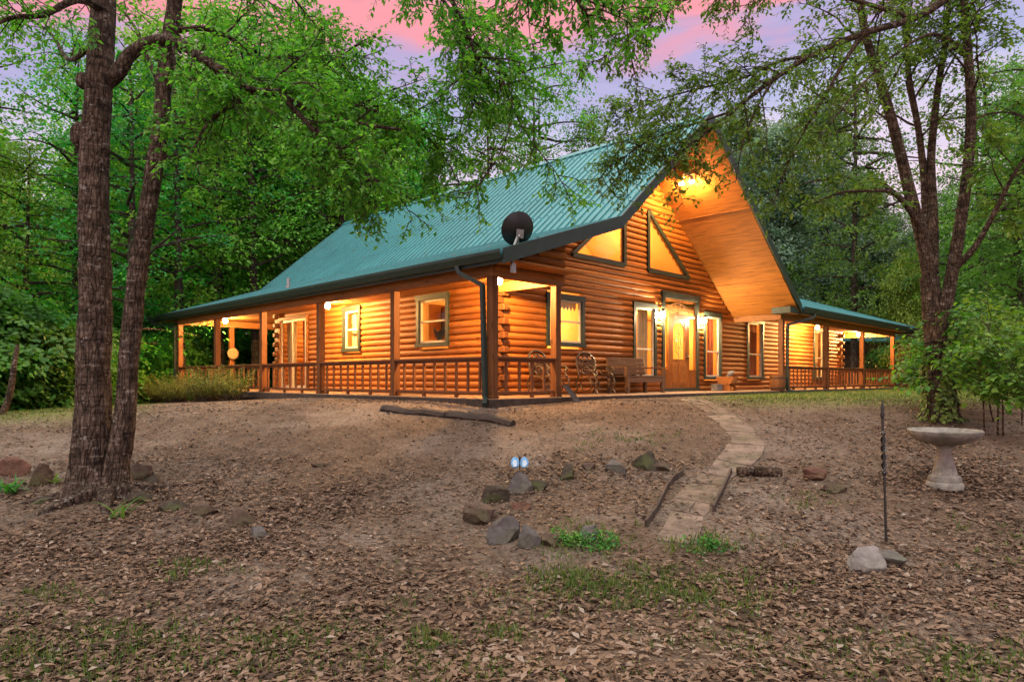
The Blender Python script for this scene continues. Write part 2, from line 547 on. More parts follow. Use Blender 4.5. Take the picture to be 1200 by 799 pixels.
M['roof'] = mat_roof()
M['path'] = mat_stone('path_flagstone', (.165, .128, .098), .3)
_nt = M['path'].node_tree; _p = next(n for n in _nt.nodes if n.type == 'BSDF_PRINCIPLED'); _src = _p.inputs['Base Color'].links[0].from_socket
_nt.links.new(mixc(_nt, 1.0, _src, ramp(_nt, [(0, (.72, .68, .64)), (1, (1.12, 1.1, 1.1))], tint_attr(_nt)), 'MULTIPLY'), _p.inputs['Base Color'])

# ------------------------------------------------------------------ camera, world, sun
cam = bpy.data.cameras.new('camera'); camo = link(bpy.data.objects.new('camera', cam))
cam.sensor_width = 36; cam.lens = F_PX / 1200 * 36; cam.shift_y = 44.5 / 1200
camo.location = (0, 0, EYE); camo.rotation_euler = (R(90), 0, 0)
cam.clip_end = 1000; cam.clip_start = .05
scene.camera = camo

w = bpy.data.worlds.new('World'); scene.world = w; w.use_nodes = True
nt = w.node_tree
for n in list(nt.nodes): nt.nodes.remove(n)
out = nd(nt, 'OutputWorld')
tc = nd(nt, 'TexCoord')
sx = nd(nt, 'SeparateXYZ'); nt.links.new(tc.outputs['Generated'], sx.inputs[0])
mp = nd(nt, 'Mapping'); mp.inputs['Scale'].default_value = (3.2, 3.2, 12.0); nt.links.new(tc.outputs['Generated'], mp.inputs[0])
cn = noise_tex(nt, 1.5, mp.outputs[0], 5, .5, .3)
ma = nd(nt, 'Math', operation='MULTIPLY_ADD'); ma.inputs[1].default_value = .17; nt.links.new(cn, ma.inputs[0]); nt.links.new(sx.outputs[2], ma.inputs[2])
mx_ = nd(nt, 'Math', operation='MULTIPLY_ADD'); mx_.inputs[1].default_value = -.065; nt.links.new(sx.outputs[0], mx_.inputs[0]); nt.links.new(ma.outputs[0], mx_.inputs[2])
sb = nd(nt, 'Math', operation='SUBTRACT'); sb.inputs[1].default_value = .085; nt.links.new(mx_.outputs[0], sb.inputs[0])
skyc = ramp(nt, [(0, (.60, .45, .55)), (.20, (.86, .62, .72)), (.29, (.74, .60, .78)), (.36, (.42, .42, .68)), (.415, (.46, .36, .62)),
                 (.445, (.90, .30, .36)), (.49, (.95, .30, .33)), (.53, (.80, .34, .46)), (.60, (.86, .72, .72)), (.75, (.95, .93, .88)), (1, (.97, .97, .93))], sb.outputs[0])
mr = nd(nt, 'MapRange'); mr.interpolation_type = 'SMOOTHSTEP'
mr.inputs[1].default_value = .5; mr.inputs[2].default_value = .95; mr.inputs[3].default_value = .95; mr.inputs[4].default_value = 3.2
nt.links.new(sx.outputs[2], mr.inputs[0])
# glow added to the unseen sky behind the viewer, to light facing surfaces
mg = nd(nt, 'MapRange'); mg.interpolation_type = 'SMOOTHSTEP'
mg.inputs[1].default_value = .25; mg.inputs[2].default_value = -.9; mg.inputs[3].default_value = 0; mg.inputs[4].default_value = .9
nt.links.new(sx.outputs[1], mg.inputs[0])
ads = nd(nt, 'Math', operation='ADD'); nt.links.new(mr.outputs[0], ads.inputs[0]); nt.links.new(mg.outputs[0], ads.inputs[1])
mp2 = nd(nt, 'Mapping'); mp2.inputs['Scale'].default_value = (3.0, 3.0, 26.0); mp2.inputs['Rotation'].default_value = (.0, .12, 0); nt.links.new(tc.outputs['Generated'], mp2.inputs[0])
st2 = noise_tex(nt, 1.8, mp2.outputs[0], 7, .62, .5)
skyc = mixc(nt, .8, skyc, ramp(nt, [(.3, (.78, .82, .90)), (.5, (1, 1, 1)), (.7, (1.0, .90, .90))], st2), 'MULTIPLY')
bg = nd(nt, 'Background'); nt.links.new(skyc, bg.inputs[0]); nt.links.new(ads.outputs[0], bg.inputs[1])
SUN_EL, SUN_AZ = 52, 200
sk = nd(nt, 'TexSky'); sk.sky_type = 'NISHITA'; sk.sun_disc = False; sk.sun_elevation = R(4); sk.sun_rotation = R(SUN_AZ)
bg2 = nd(nt, 'Background'); bg2.inputs[1].default_value = .05; nt.links.new(sk.outputs[0], bg2.inputs[0])
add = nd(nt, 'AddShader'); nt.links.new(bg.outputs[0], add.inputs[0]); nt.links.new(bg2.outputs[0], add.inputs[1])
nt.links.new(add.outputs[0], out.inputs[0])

sl = bpy.data.lights.new('sun', 'SUN'); sl.energy = 1.0; sl.angle = R(18); sl.color = (1, .95, .88)
so = link(bpy.data.objects.new('sun', sl))
so.rotation_euler = (R(90 - SUN_EL), 0, R(-25))

scene.view_settings.view_transform = 'Standard'; scene.view_settings.look = 'None'
scene.view_settings.gamma = 1; scene.view_settings.exposure = 0.12
scene.render.engine = 'CYCLES'
cy = scene.cycles
cy.use_denoising = True
try: cy.denoiser = 'OPENIMAGEDENOISE'
except Exception: pass
cy.max_bounces = 7; cy.diffuse_bounces = 3; cy.glossy_bounces = 3; cy.transmission_bounces = 4; cy.transparent_max_bounces = 8
cy.sample_clamp_indirect = 4; cy.caustics_reflective = False; cy.caustics_refractive = False
cy.use_adaptive_sampling = True; cy.adaptive_threshold = .02

# ------------------------------------------------------------------ house frame
HX, HY, HZF = -.349, 12.0, 1.25
HANG = math.atan2(.7116, .7026)
cH, sH = math.cos(HANG), math.sin(HANG)


def house_world(a, b, z=0):
    return Vector((HX + a * cH - b * sH, HY + a * sH + b * cH, HZF + z))


# ------------------------------------------------------------------ ground
def axis(lo, hi, d, far_lo, far_hi):
    a = list(np.arange(lo, hi + d / 2, d))
    s = d; x = lo
    left = []
    while x > far_lo:
        s *= 1.18; x -= s; left.append(x)
    s = d; x = a[-1]; right = []
    while x < far_hi:
        s *= 1.18; x += s; right.append(x)
    return np.array(left[::-1] + a + right)


PATH_PX = [(806, 468, 24), (833, 479, 33), (862, 499, 37), (876, 515, 40), (874, 527, 41), (858, 545, 42), (834, 561, 42), (818, 580, 45), (807, 599, 47), (797, 618, 48), (789, 638, 48)]
PATH = []
for (u, v, wpx) in PATH_PX:
    p = ground_at(u, v); PATH.append((p, wpx / F_PX * p.y))


def path_dist(x, y):
    d = np.full(np.shape(x), 99.)
    for i in range(len(PATH) - 1):
        p, q = PATH[i][0], PATH[i + 1][0]
        ex, ey = q.x - p.x, q.y - p.y
        t = np.clip(((x - p.x) * ex + (y - p.y) * ey) / (ex * ex + ey * ey), 0, 1)
        wd = PATH[i][1] * (1 - t) + PATH[i + 1][1] * t
        d = np.minimum(d, np.hypot(x - p.x - t * ex, y - p.y - t * ey) - wd / 2)
    return d


def ss(x, a, b):
    t = np.clip((x - a) / (b - a), 0, 1)
    return t * t * (3 - 2 * t)


def px_of(x, y, z):
    return CX + F_PX * x / np.maximum(y, .1), HZ - F_PX * (z - EYE) / np.maximum(y, .1)


def litter_mask(x, y):
    """0 bare .. 1 thick leaves"""
    n = .5 + .25 * np.sin(1.3 * x + .7 * y + 1) + .2 * np.sin(-.9 * x + 1.9 * y) + .18 * np.sin(3.1 * x - 1.2 * y + 2) + .12 * np.sin(5.2 * x + 4.1 * y)
    u, v = px_of(x, y, gz(x, y))
    L = np.clip(.12 + .42 * n, 0, 1)
    L = np.where(v > 640, np.clip(L + .42, 0, 1), L)                      # thick near the viewer
    L = L * (1 - .75 * np.exp(-((u - 640) / 190.) ** 2 - ((v - 655) / 22.) ** 2))   # trodden strip below the bed
    L = L * (1 - .6 * np.exp(-((u - 420) / 230.) ** 2 - ((v - 515) / 30.) ** 2))
    L = L * (1 - .7 * np.exp(-((u - 290) / 60.) ** 2 - ((v - 665) / 16.) ** 2))
    L = L * (1 - .35 * np.exp(-((u - 760) / 230.) ** 2 - ((v - 768) / 22.) ** 2))
    L = L + .4 * np.exp(-((u - 190) / 190.) ** 2 - ((v - 625) / 40.) ** 2)
    L = L + .25 * np.exp(-((u - 330) / 160.) ** 2 - ((v - 590) / 40.) ** 2)
    L = L + .45 * np.exp(-((u - 1120) / 130.) ** 2 - ((v - 555) / 60.) ** 2)
    L = L + .32 * (np.sin(2.1 * x + 1.3 * y) * np.sin(-1.6 * x + 2.9 * y + .7) + .5 * np.sin(5.1 * x - 3.3 * y) * np.sin(4.2 * x + 6.1 * y)) * L
    L = L * (1 - .62 * ss(path_dist(x, y), .1, -.1))
    return np.clip(L, 0, 1)


def lawn_mask(x, y):
    u, v = px_of(x, y, gz(x, y))
    g = ss(y, 11.2, 13.5) * ss(u, 790, 900)
    g = np.maximum(g, ss(u, 210, 60) * ss(y, 10.0, 13.5))
    g = np.maximum(g, ss(y, 26, 32) * .9)
    return np.clip(g, 0, 1)


xs = axis(-10, 12, .12, -260, 260); ys = axis(2.0, 16, .11, -40, 420)
gx, gy = np.meshgrid(xs, ys)
gzv = gz(gx, gy)
V = np.stack([gx, gy, gzv], -1).reshape(-1, 3)
nx, ny = len(xs), len(ys)
idx = np.arange(nx * ny).reshape(ny, nx)
Fg = np.stack([idx[:-1, :-1], idx[:-1, 1:], idx[1:, 1:], idx[1:, :-1]], -1).reshape(-1, 4)
ground = np_mesh('ground', V, Fg, np.zeros(len(V)), M['ground'])
for nme, fn in (('litter', litter_mask), ('lawn', lawn_mask)):
    a = ground.data.attributes.new(nme, 'FLOAT', 'POINT'); a.data.foreach_set('value', fn(V[:, 0], V[:, 1]).astype(np.float32))
ground.data.polygons.foreach_set('use_smooth', [True] * len(ground.data.polygons))
tag(ground, kind='structure')

# footpath: irregular worn flags laid along the curve
mb = MB()
random.seed(3)
cum = []; L = 0
for i in range(len(PATH) - 1):
    d = (PATH[i + 1][0].xy - PATH[i][0].xy).length; cum.append((L, L + d)); L += d


def path_pt(s):
    s = max(0, min(L - 1e-4, s))
    for i, (a, b) in enumerate(cum):
        if a <= s <= b:
            t = (s - a) / (b - a)
            p = PATH[i][0].lerp(PATH[i + 1][0], t); wd = PATH[i][1] * (1 - t) + PATH[i + 1][1] * t
            d = (PATH[i + 1][0] - PATH[i][0]).normalized()
            return p, wd, d
s = 0.0
while s < L - .2:
    ln = random.uniform(.4, .8)
    split = random.choice([.38, .55, 1.0, 1.0, 1.0])
    bounds = [(0, split), (split, 1)] if split < 1 else [(0, 1)]
    for (f0, f1) in bounds:
        poly = []
        loop = [(f0, 0), ((f0 + f1) / 2, 0), (f1, 0), (f1, .5), (f1, 1), ((f0 + f1) / 2, 1), (f0, 1), (f0, .5)]
        for (f, q) in loop:
            p, wd, d = path_pt(s + q * ln)
            sd = Vector((-d.y, d.x, 0))
            ff = .5 + (f - .5) + (.016 if f == f0 else (-.016 if f == f1 else 0)) + (random.uniform(-.11, .07) * (1 if f == 1 else -1) if f in (0, 1) else random.uniform(-.02, .02))
            pp = p + sd * (ff - .5) * wd + d * ((.016 if q == 0 else (-.016 if q == 1 else 0)) + random.uniform(-.012, .012))
            poly.append((pp.x, pp.y, gzf(pp.x, pp.y) + random.uniform(.008, .016)))
        c = Vector((sum(p[0] for p in poly) / 8, sum(p[1] for p in poly) / 8, sum(p[2] for p in poly) / 8 + .004))
        vs = poly + [tuple(c)] + [(p[0], p[1], p[2] - .06) for p in poly]
        fs = [(i, (i + 1) % 8, 8) for i in range(8)] + [(i, 9 + i, 9 + (i + 1) % 8, (i + 1) % 8) for i in range(8)]
        mb.add(vs, fs, random.random())
    s += ln
tag(mb.build('path', M['path']), kind='structure')

# ------------------------------------------------------------------ cabin
cabin = empty('log_cabin', (HX, HY, HZF), HANG)
tag(cabin, 'large orange log cabin with teal metal roof, tall front gable and lit wraparound porch', 'house')
FW, LW = 1.60, 1.75          # front wall b, left wall a
A_END, B_END = 22.0, 11.6    # far ends of the two walls
EAVE, CEIL = 2.53, 2.38
KA, KZ = 3.03, 3.64          # kink of the left roof
RA, RZ = 6.75, 6.80          # ridge
SA, SZ = 12.2, 2.55          # foot of the steep right plane
BF, BB = -.6, 15.87
UND = .22


def roof_top(a):
    if a < KA: return EAVE + (a + .3) * (KZ - EAVE) / (KA + .3)
    if a < RA: return KZ + (a - KA) * (RZ - KZ) / (RA - KA)
    return RZ + (a - RA) * (SZ - RZ) / (SA - RA)


fF = lambda w_, d_, z_: (w_, FW - d_, z_)
fL = lambda w_, d_, z_: (LW - d_, w_, z_)

# openings: (w0, w1, z0, z1)
TRI_R = [(7.30, 3.30), (9.43, 3.30), (7.30, 4.92)]
TRI_L = [(6.20, 3.30), (4.07, 3.30), (6.20, 4.92)]
WIN_F = [(3.16, 4.53, 1.14, 2.30), (6.60, 7.70, .36, 2.36), (10.32, 11.40, .36, 2.36), (13.22, 14.44, .36, 2.34), (18.95, 20.05, .36, 2.34)]
DOOR = (7.98, 9.97, 0, 2.74)
WIN_L = [(3.20, 4.40, 1.14, 2.32), (6.86, 7.74, 1.12, 2.30)]
SLIDER = (9.70, 11.50, .04, 2.24)
PITCH, LR, LD = .15, .083, .07


def cut(intervals, lo, hi):
    out_ = []
    for a, b in intervals:
        if hi <= a or lo >= b: out_.append((a, b)); continue
        if a < lo: out_.append((a, lo))
        if b > hi: out_.append((hi, b))
    return out_


def log_piece(mb, w0, w1, z, tint, n=12):
    if w1 - w0 < .05: return
    k = max(2, int((w1 - w0) / 1.2) + 1)
    vs = []; fs = []
    ph = random.uniform(0, 9)
    for i in range(k + 1):
        w_ = w0 + (w1 - w0) * i / k
        rr = 1 + .05 * math.sin(w_ * 1.3 + ph)
        for j in range(n):
            a = 2 * math.pi * j / n
            vs.append((w_, LD * rr * math.cos(a), z + LR * rr * math.sin(a)))
    for i in range(k):
        for j in range(n):
            j2 = (j + 1) % n
            fs.append((i * n + j, i * n + j2, (i + 1) * n + j2, (i + 1) * n + j))
    fs.append(tuple(range(n - 1, -1, -1))); fs.append(tuple(range(k * n, k * n + n)))
    mb.add(vs, fs, tint)


def tri_cut(tri, z):
    (x0, z0), (x1, _), (_, z2) = tri
    if z < z0 - .03 or z > z2 + .03: return None
    f = max(0, min(1, (z - z0) / (z2 - z0)))
    xe = x1 + (x0 - x1) * f
    return (min(x0, xe), max(x0, xe))


random.seed(21)
mb = MB(fF)
z = PITCH / 2
while z < RZ - .3:
    lo, hi = LW, A_END
    if z > CEIL + .02:
        aa = [a for a in np.arange(0, 12.3, .02) if roof_top(a) - UND - .05 > z]
        if not aa: break
        lo, hi = max(LW, min(aa)), max(aa)
    iv = [(lo, hi)]
    for (w0, w1, z0, z1) in WIN_F + [DOOR]:
        if z0 - .04 < z < z1 + .04: iv = cut(iv, w0 + .04, w1 - .04)
    for t in (TRI_L, TRI_R):
        c = tri_cut(t, z)
        if c: iv = cut(iv, *c)
    for (a, b) in iv:
        p = a
        while p < b - .01:                       # logs are butted end to end
            q = min(b, p + random.uniform(2.8, 5.0))
            if b - q < .8: q = b
            log_piece(mb, p, q, z, random.random())
            p = q
    z += PITCH
wall_f = mb.build('wall', M['log_x'], cabin, smooth=True)
mb = MB(fL)
z = PITCH / 2
while z < CEIL + .1:
    iv = [(FW, B_END)]
    for (w0, w1, z0, z1) in WIN_L + [SLIDER]:
        if z0 - .04 < z < z1 + .04: iv = cut(iv, w0 + .04, w1 - .04)
    for (a, b) in iv:
        p = a
        while p < b - .01:
            q = min(b, p + random.uniform(2.8, 5.0))
            if b - q < .8: q = b
            log_piece(mb, p, q, z, random.random())
            p = q
    z += PITCH
mb.build('wall', M['log_y'], cabin, smooth=True)
mb = MB(lambda w_, d_, z_: (A_END + d_, w_, z_))
for i in range(17): log_piece(mb, FW, B_END, PITCH / 2 + i * PITCH, random.random(), 8)
mb.build('wall', M['log_y'], cabin, smooth=True)
mb = MB(lambda w_, d_, z_: (w_, B_END + d_, z_))
for i in range(44):
    z = PITCH / 2 + i * PITCH
    lo, hi = LW, A_END
    if z > CEIL + .02:
        aa = [a for a in np.arange(0, 12.3, .05) if roof_top(a) - UND - .05 > z]
        if not aa: break
        lo, hi = max(LW, min(aa)), max(aa)
    log_piece(mb, lo, hi, z, random.random(), 8)
mb.build('wall', M['log_x'], cabin, smooth=True)
# log siding over the corner porch (under the low rake)
mb = MB(lambda w_, d_, z_: (w_, -.02 - d_, z_))
z = CEIL - .06
while z < 3.2:
    aa = [a for a in np.arange(-.02, 1.92, .01) if roof_top(a) - UND - .02 > z]
    if not aa: break
    log_piece(mb, max(-.1, min(aa)), 1.92, z, random.random())
    z += PITCH
for q in range(6):
    pass
mb.build('gable_siding', M['log_x'], cabin, smooth=True)
mb = MB(lambda w_, d_, z_: (1.86 + d_, w_, z_))
for i in range(5): log_piece(mb, .06, FW, CEIL - .06 + i * PITCH, random.random(), 8)
mb.build('gable_siding', M['log_y'], cabin, smooth=True)


def corner_logs(a, b, da, db, top=CEIL):
    mb = MB()
    z = .0; i = 0
    while z < top - .05:
        h = .145
        if (i // 1) % 2 == 0:
            mb.box(a - .075, a + .075, b - .20 if db < 0 else b - .07, b + .07 if db < 0 else b + .20, z + .006, z + h, random.random())
        else:
            mb.box(a - .20 if da < 0 else a - .07, a + .07 if da < 0 else a + .20, b - .075, b + .075, z + .006, z + h, random.random())
        z += PITCH; i += 1
    return mb.build('log_corner', M['post'], cabin, bevel=.022)


corner_logs(LW, FW, -1, -1); corner_logs(A_END, FW, 1, -1); corner_logs(LW, B_END, -1, 1)

# porch floor
mb = MB(); mb.box(-.12, 23.95, -.12, 15.4, -.16, 0)
mb.build('porch_floor', M['deck'], cabin, bevel=.012)
mb = MB(); mb.box(-.15, 23.98, -.15, -.122, -.17, -.012); mb.box(-.15, -.122, -.118, 15.43, -.17, -.012); mb.split_build('rim_board', M['timber'], cabin)
# rooms behind the windows
mb = MB()
mb.box(4.9, 4.96, 1.72, 11.5, 0, CEIL); mb.box(1.85, 21.9, 4.5, 4.56, 0, CEIL)
mb.box(6.05, 6.10, 1.72, 4.5, 0, CEIL); mb.box(12.0, 12.05, 1.72, 4.5, 0, CEIL); mb.box(16.5, 16.55, 1.72, 4.5, 0, CEIL)
mb.box(1.85, 4.9, 5.6, 5.66, 0, CEIL); mb.box(1.85, 4.9, 8.9, 8.96, 0, CEIL)
mb.prism([(3.3, 5.0, 2.5), (10.4, 5.0, 2.5), (10.4, 5.0, 3.6), (6.75, 5.0, 6.45), (3.3, 5.0, 3.55)], (0, .05, 0))
mb.split_build('interior_wall', M['inner'], cabin)
mb = MB(); mb.box(1.82, 21.93, 1.68, 11.53, CEIL + .03, CEIL + .10)
mb.build('interior_ceiling', M['inner'], cabin)
mb = MB()
mb.prism([(KA, 1.72, KZ - .34), (RA, 1.72, RZ - .34), (RA, 5.0, RZ - .34), (KA, 5.0, KZ - .34)], (0, 0, .04)); mb.prism([(RA, 1.72, RZ - .34), (11.3, 1.72, roof_top(11.3) - .34), (11.3, 5.0, roof_top(11.3) - .34), (RA, 5.0, RZ - .34)], (0, 0, .04))
mb.split_build('loft_ceiling', M['inner'], cabin)

# ---- roof


def roof_slab(mb, poly, th=.06):
    mb.prism(poly, (0, 0, -th))


def ribs(mb, starts, ends, w_=.05, h=.032):
    for p, q in zip(starts, ends):
        p = Vector(p); q = Vector(q)
        if (q - p).length < .15: continue
        d = (q - p).normalized()
        n = Vector((0, 0, 1)); s = d.cross(n).normalized(); n = s.cross(d)
        vs = []
        for c in (p, q):
            vs += [c - s * w_ / 2 - n * .01, c + s * w_ / 2 - n * .01, c + s * w_ * .25 + n * h, c - s * w_ * .25 + n * h]
        mb.add(vs, [(0, 1, 5, 4), (1, 2, 6, 5), (2, 3, 7, 6), (3, 0, 4, 7), (3, 2, 1, 0), (4, 5, 6, 7)])


BHIP = 17.3
mb = MB()
roof_slab(mb, [(-.3, BF, EAVE), (KA, BF, KZ), (KA, BB, KZ), (-.3, BHIP, EAVE)])
roof_slab(mb, [(KA, BF, KZ), (RA, BF, RZ), (RA, BB, RZ), (KA, BB, KZ)])
roof_slab(mb, [(RA, BF, RZ), (SA, BF, SZ), (SA, BB, SZ), (RA, BB, RZ)])
roof_slab(mb, [(-.3, BHIP, EAVE), (KA, BB, KZ), (10.4, BB, KZ), (13, BHIP, EAVE)])
bs = np.arange(BF + .1, BB, .235)
ribs(mb, [(-.3, b, EAVE) for b in bs], [(KA, b, KZ) for b in bs])
ribs(mb, [(KA, b, KZ) for b in bs], [(RA, b, RZ) for b in bs])
ribs(mb, [(SA, b, SZ) for b in bs], [(RA, b, RZ) for b in bs])
for f in (.18, .42, .66, .90):                      # rows of roofing screws
    for a0, z0, a1, z1 in ((-.3, EAVE, KA, KZ), (KA, KZ, RA, RZ)):
        a = a0 + (a1 - a0) * f; z = z0 + (z1 - z0) * f + .008
        for b in bs[::1]:
            mb.box(a - .012, a + .012, b + .107, b + .131, z - .01, z + .012)
# right wing, hipped
WS = .345; WA = 24.6; WR = 8.2
zt = EAVE + WS * WR
roof_slab(mb, [(SA, BF, EAVE), (WA, BF, EAVE), (WA - WR, BF + WR, zt), (8.6, BF + WR, zt)])
roof_slab(mb, [(WA, BF, EAVE), (WA, BF + 2 * WR, EAVE), (WA - WR, BF + WR, zt)])
roof_slab(mb, [(WA, BF + 2 * WR, EAVE), (SA, BF + 2 * WR, EAVE), (8.6, BF + WR, zt), (WA - WR, BF + WR, zt)])
as_ = np.arange(SA + .12, WA, .235)
e = [min(WR, WA - a) for a in as_]
ribs(mb, [(a, BF, EAVE) for a in as_], [(a, BF + t, EAVE + WS * t) for a, t in zip(as_, e)])
b2 = np.arange(BF + .12, BF + 2 * WR, .235); e2 = [min(b - BF, BF + 2 * WR - b) for b in b2]
ribs(mb, [(WA, b, EAVE) for b in b2], [(WA - t, b, EAVE + WS * t) for b, t in zip(b2, e2)])
roof = mb.build('roof', M['roof'], cabin)
mb = MB()
for sgn in (-1, 1):
    sl_ = (RZ - KZ) / (RA - KA)
    mb.prism([(RA, BF - .03, RZ + .055), (RA + sgn * .17, BF - .03, RZ + .055 - .17 * .82), (RA + sgn * .17, BB + .03, RZ + .055 - .17 * .82), (RA, BB + .03, RZ + .055)], (0, 0, -.02))
mb.tube([(WA, BF, EAVE + .03), (WA - WR, BF + WR, zt + .03)], .05, 6)
mb.build('ridge_cap', M['roof'], roof)
mb = MB(); mb.tube([(.9, 9.35, 2.9), (.9, 9.35, 3.22)], .05, 12); mb.tube([(.9, 9.35, 2.90), (.9, 9.35, 2.98)], .09, 12)
mb.build('vent_pipe', M['greymetal'], roof, smooth=True)
# rake boards of the gable
mb = MB()
pts = [(-.34, EAVE - .01), (KA, KZ), (RA, RZ), (SA + .05, SZ)]
for (a0, z0), (a1, z1) in zip(pts[:-1], pts[1:]):
    mb.prism([(a0, BF - .05, z0 + .03), (a1, BF - .05, z1 + .03), (a1, BF - .05, z1 - .23), (a0, BF - .05, z0 - .23)], (0, .05, 0))
mb.build('rake_board', M['green'], cabin)
mb = MB()
for (a0, z0), (a1, z1) in zip(pts[:-1], pts[1:]):
    mb.prism([(a0, BB, z0 + .02), (a1, BB, z1 + .02), (a1, BB, z1 - .23), (a0, BB, z0 - .23)], (0, .05, 0))
mb.build('rake_board', M['green'], cabin)
# gutters


def gutter(p, q, name='gutter'):
    mb = MB(); p = Vector(p); q = Vector(q); d = (q - p).normalized(); s = Vector((d.y, -d.x, 0))
    prof = [(0, -.16), (.07, -.16), (.11, -.05), (.11, .0), (.09, .0), (.09, -.045), (.06, -.14), (0, -.14)]
    vs = [p + s * x + Vector((0, 0, z_)) for x, z_ in prof] + [q + s * x + Vector((0, 0, z_)) for x, z_ in prof]
    n = len(prof)
    mb.add(vs, [tuple(range(n))[::-1], tuple(range(n, 2 * n))] + [(i, (i + 1) % n, n + (i + 1) % n, n + i) for i in range(n)])
    return mb.build(name, M['green'], cabin)


gutter((-.31, BHIP, EAVE + .0), (-.31, BF, EAVE + .0)).name = 'gutter'
gutter((SA + .12, BF - .01, EAVE + .0), (WA + .1, BF - .01, EAVE + .0))
mb = MB(); mb.box(-.30, -.26, BF + .02, BHIP, EAVE - .21, EAVE - .065); mb.box(SA + .1, WA, BF + .01, BF + .05, EAVE - .21, EAVE - .065)
mb.box(WA - .05, WA - .01, BF + .055, BF + 2 * WR, EAVE - .21, EAVE - .065)
mb.split_build('fascia', M['green'], cabin)
# boxed eave return at the foot of the gable
mb = MB(); mb.box(11.55, 12.32, -.585, -.02, SZ - .25, SZ - .06)
mb.build('eave_return', M['green'], cabin, bevel=.006)
# soffit under the big overhang
mb = MB()
su = lambda a: roof_top(a) - UND
mb.prism([(RA, BF + .005, su(RA)), (SA - .02, BF + .005, su(SA - .02)), (SA - .02, FW + .02, su(SA - .02)), (RA, FW + .02, su(RA))], (0, 0, .03))
mb.prism([(1.95, BF + .005, su(1.95)), (KA, BF + .005, su(KA)), (KA, FW + .02, su(KA)), (1.95, FW + .02, su(1.95))], (0, 0, .03))
mb.prism([(KA, BF + .005, su(KA)), (RA, BF + .005, su(RA)), (RA, FW + .02, su(RA)), (KA, FW + .02, su(KA))], (0, 0, .03))
soffit = mb.build('soffit', M['soffit'], cabin)
mb = MB()
for t in (2.15, 4.3):
    a = RA + t
    mb.beam((a, BF + .02, su(a) - .004), (a, FW, su(a) - .004), .05, .012)
mb.split_build('soffit_batten', M['beam_y'], soffit)
# porch ceilings
mb = MB()
mb.box(-.26, LW, BF + .06, BHIP - .1, CEIL, CEIL + .03); mb.box(LW, 13.0, B_END + .05, BHIP - .1, CEIL, CEIL + .03)
mb.box(12.34, WA - .06, BF + .06, FW, CEIL, CEIL + .03); mb.box(A_END, WA - .06, FW + .02, 14, CEIL, CEIL + .03)
mb.box(LW, 1.90, BF + .06, FW, CEIL, CEIL + .03)
mb.split_build('porch_ceiling', M['ceiling'], cabin)
# beams
mb = MB(); mb.box(-.07, .07, .08, 15.2, 2.17, CEIL - .002); mb.box(23.63, 23.77, .08, 13, 2.17, CEIL - .002)
mb.box(1.63, 1.77, .08, FW - .08, 2.17, CEIL - .002); mb.box(12.23, 12.37, .08, FW - .08, 2.17, CEIL - .002)
mb.split_build('porch_beam', M['beam_y'], cabin, bevel=.006)
mb = MB(); mb.box(-.07, 1.9, -.07, .07, 2.17, CEIL - .004); mb.box(12.1, 23.77, -.07, .07, 2.17, CEIL - .004); mb.box(-.07, 9, 15.13, 15.27, 2.17, CEIL - .004)
mb.split_build('porch_beam', M['beam_x'], cabin, bevel=.006)
# posts
POSTS_L = [0, 2.94, 5.97, 9.02, 12.1, 15.2]
POSTS_R = [12.3, 16.0, 19.75, 23.7]
pm = None


def post(a, b):
    global pm
    if pm is None:
        mb = MB(); mb.box(-.075, .075, -.075, .075, .001, 2.168); mb.box(-.085, .085, -.085, .085, .0005, .05)
        pm = mb.build('post', M['post'], cabin, bevel=.008); o = pm
    else:
        o = pm.copy(); link(o, cabin)
    o.location = (a, b, 0)
    return o


for b in POSTS_L: post(0, b)
post(1.72, 0); post(1.73, 15.2)
for a in POSTS_R: post(a, 0)
post(5.0, 15.2); post(8.5, 15.2); post(23.7, 4.0); post(23.7, 8.0)

# railings: top rail, bottom rail, balusters
bal_me = None


def railing(p, q):
    global bal_me
    p = Vector((*p, 0)); q = Vector((*q, 0)); d = (q - p).normalized(); Ln = (q - p).length
    p2 = p + d * .078; q2 = q - d * .078
    alongx = abs(d.x) > .5
    mb = MB()
    mb.beam(p2 + Vector((0, 0, .735)), q2 + Vector((0, 0, .735)), .13, .04)
    mb.beam(p2 + Vector((0, 0, .685)), q2 + Vector((0, 0, .685)), .045, .055)
    mb.beam(p2 + Vector((0, 0, .10)), q2 + Vector((0, 0, .10)), .06, .05)
    r = mb.build('railing', M['rail_x'] if alongx else M['rail_y'], cabin, bevel=.005)
    n = int(Ln / .30)
    sp = []
    for i in range(1, n):
        pos = p + d * (Ln * i / n)
        if bal_me is None:
            mb = MB(); mb.box(-.022, .022, -.022, .022, .128, .655)
            o = mb.build('baluster', M['baluster'], r, bevel=.004); bal_me = o
        else:
            o = bal_me.copy(); link(o, r)
        o.location = pos
        if i % 3 == 0: sp.append(pos)
    mb = MB()
    for c in sp: mb.box(c.x - .03, c.x + .03, c.y - .03, c.y + .03, .001, .073)
    if sp: mb.split_build('rail_foot', M['baluster'], r)


for b0, b1 in zip(POSTS_L[:-1], POSTS_L[1:]): railing((0, b0), (0, b1))
railing((0, 0), (1.72, 0))
for a0, a1 in zip(POSTS_R[:-1], POSTS_R[1:]): railing((a0, 0), (a1, 0))
railing((0, 15.2), (1.73, 15.2)); railing((23.7, 0), (23.7, 4.0))

# ---- windows


def casing(mb, w0, w1, z0, z1, cw=.10, out_=.10):
    mb.box(w0 - .0, w0 + cw, .0, out_, z0, z1); mb.box(w1 - cw, w1, .0, out_, z0, z1)
    mb.box(w0 - .02, w1 + .02, -.0, out_ + .012, z1 - cw + .001, z1 + .03); mb.box(w0 - .02, w1 + .02, .0, out_ + .03, z0 - .03, z0 + .06)


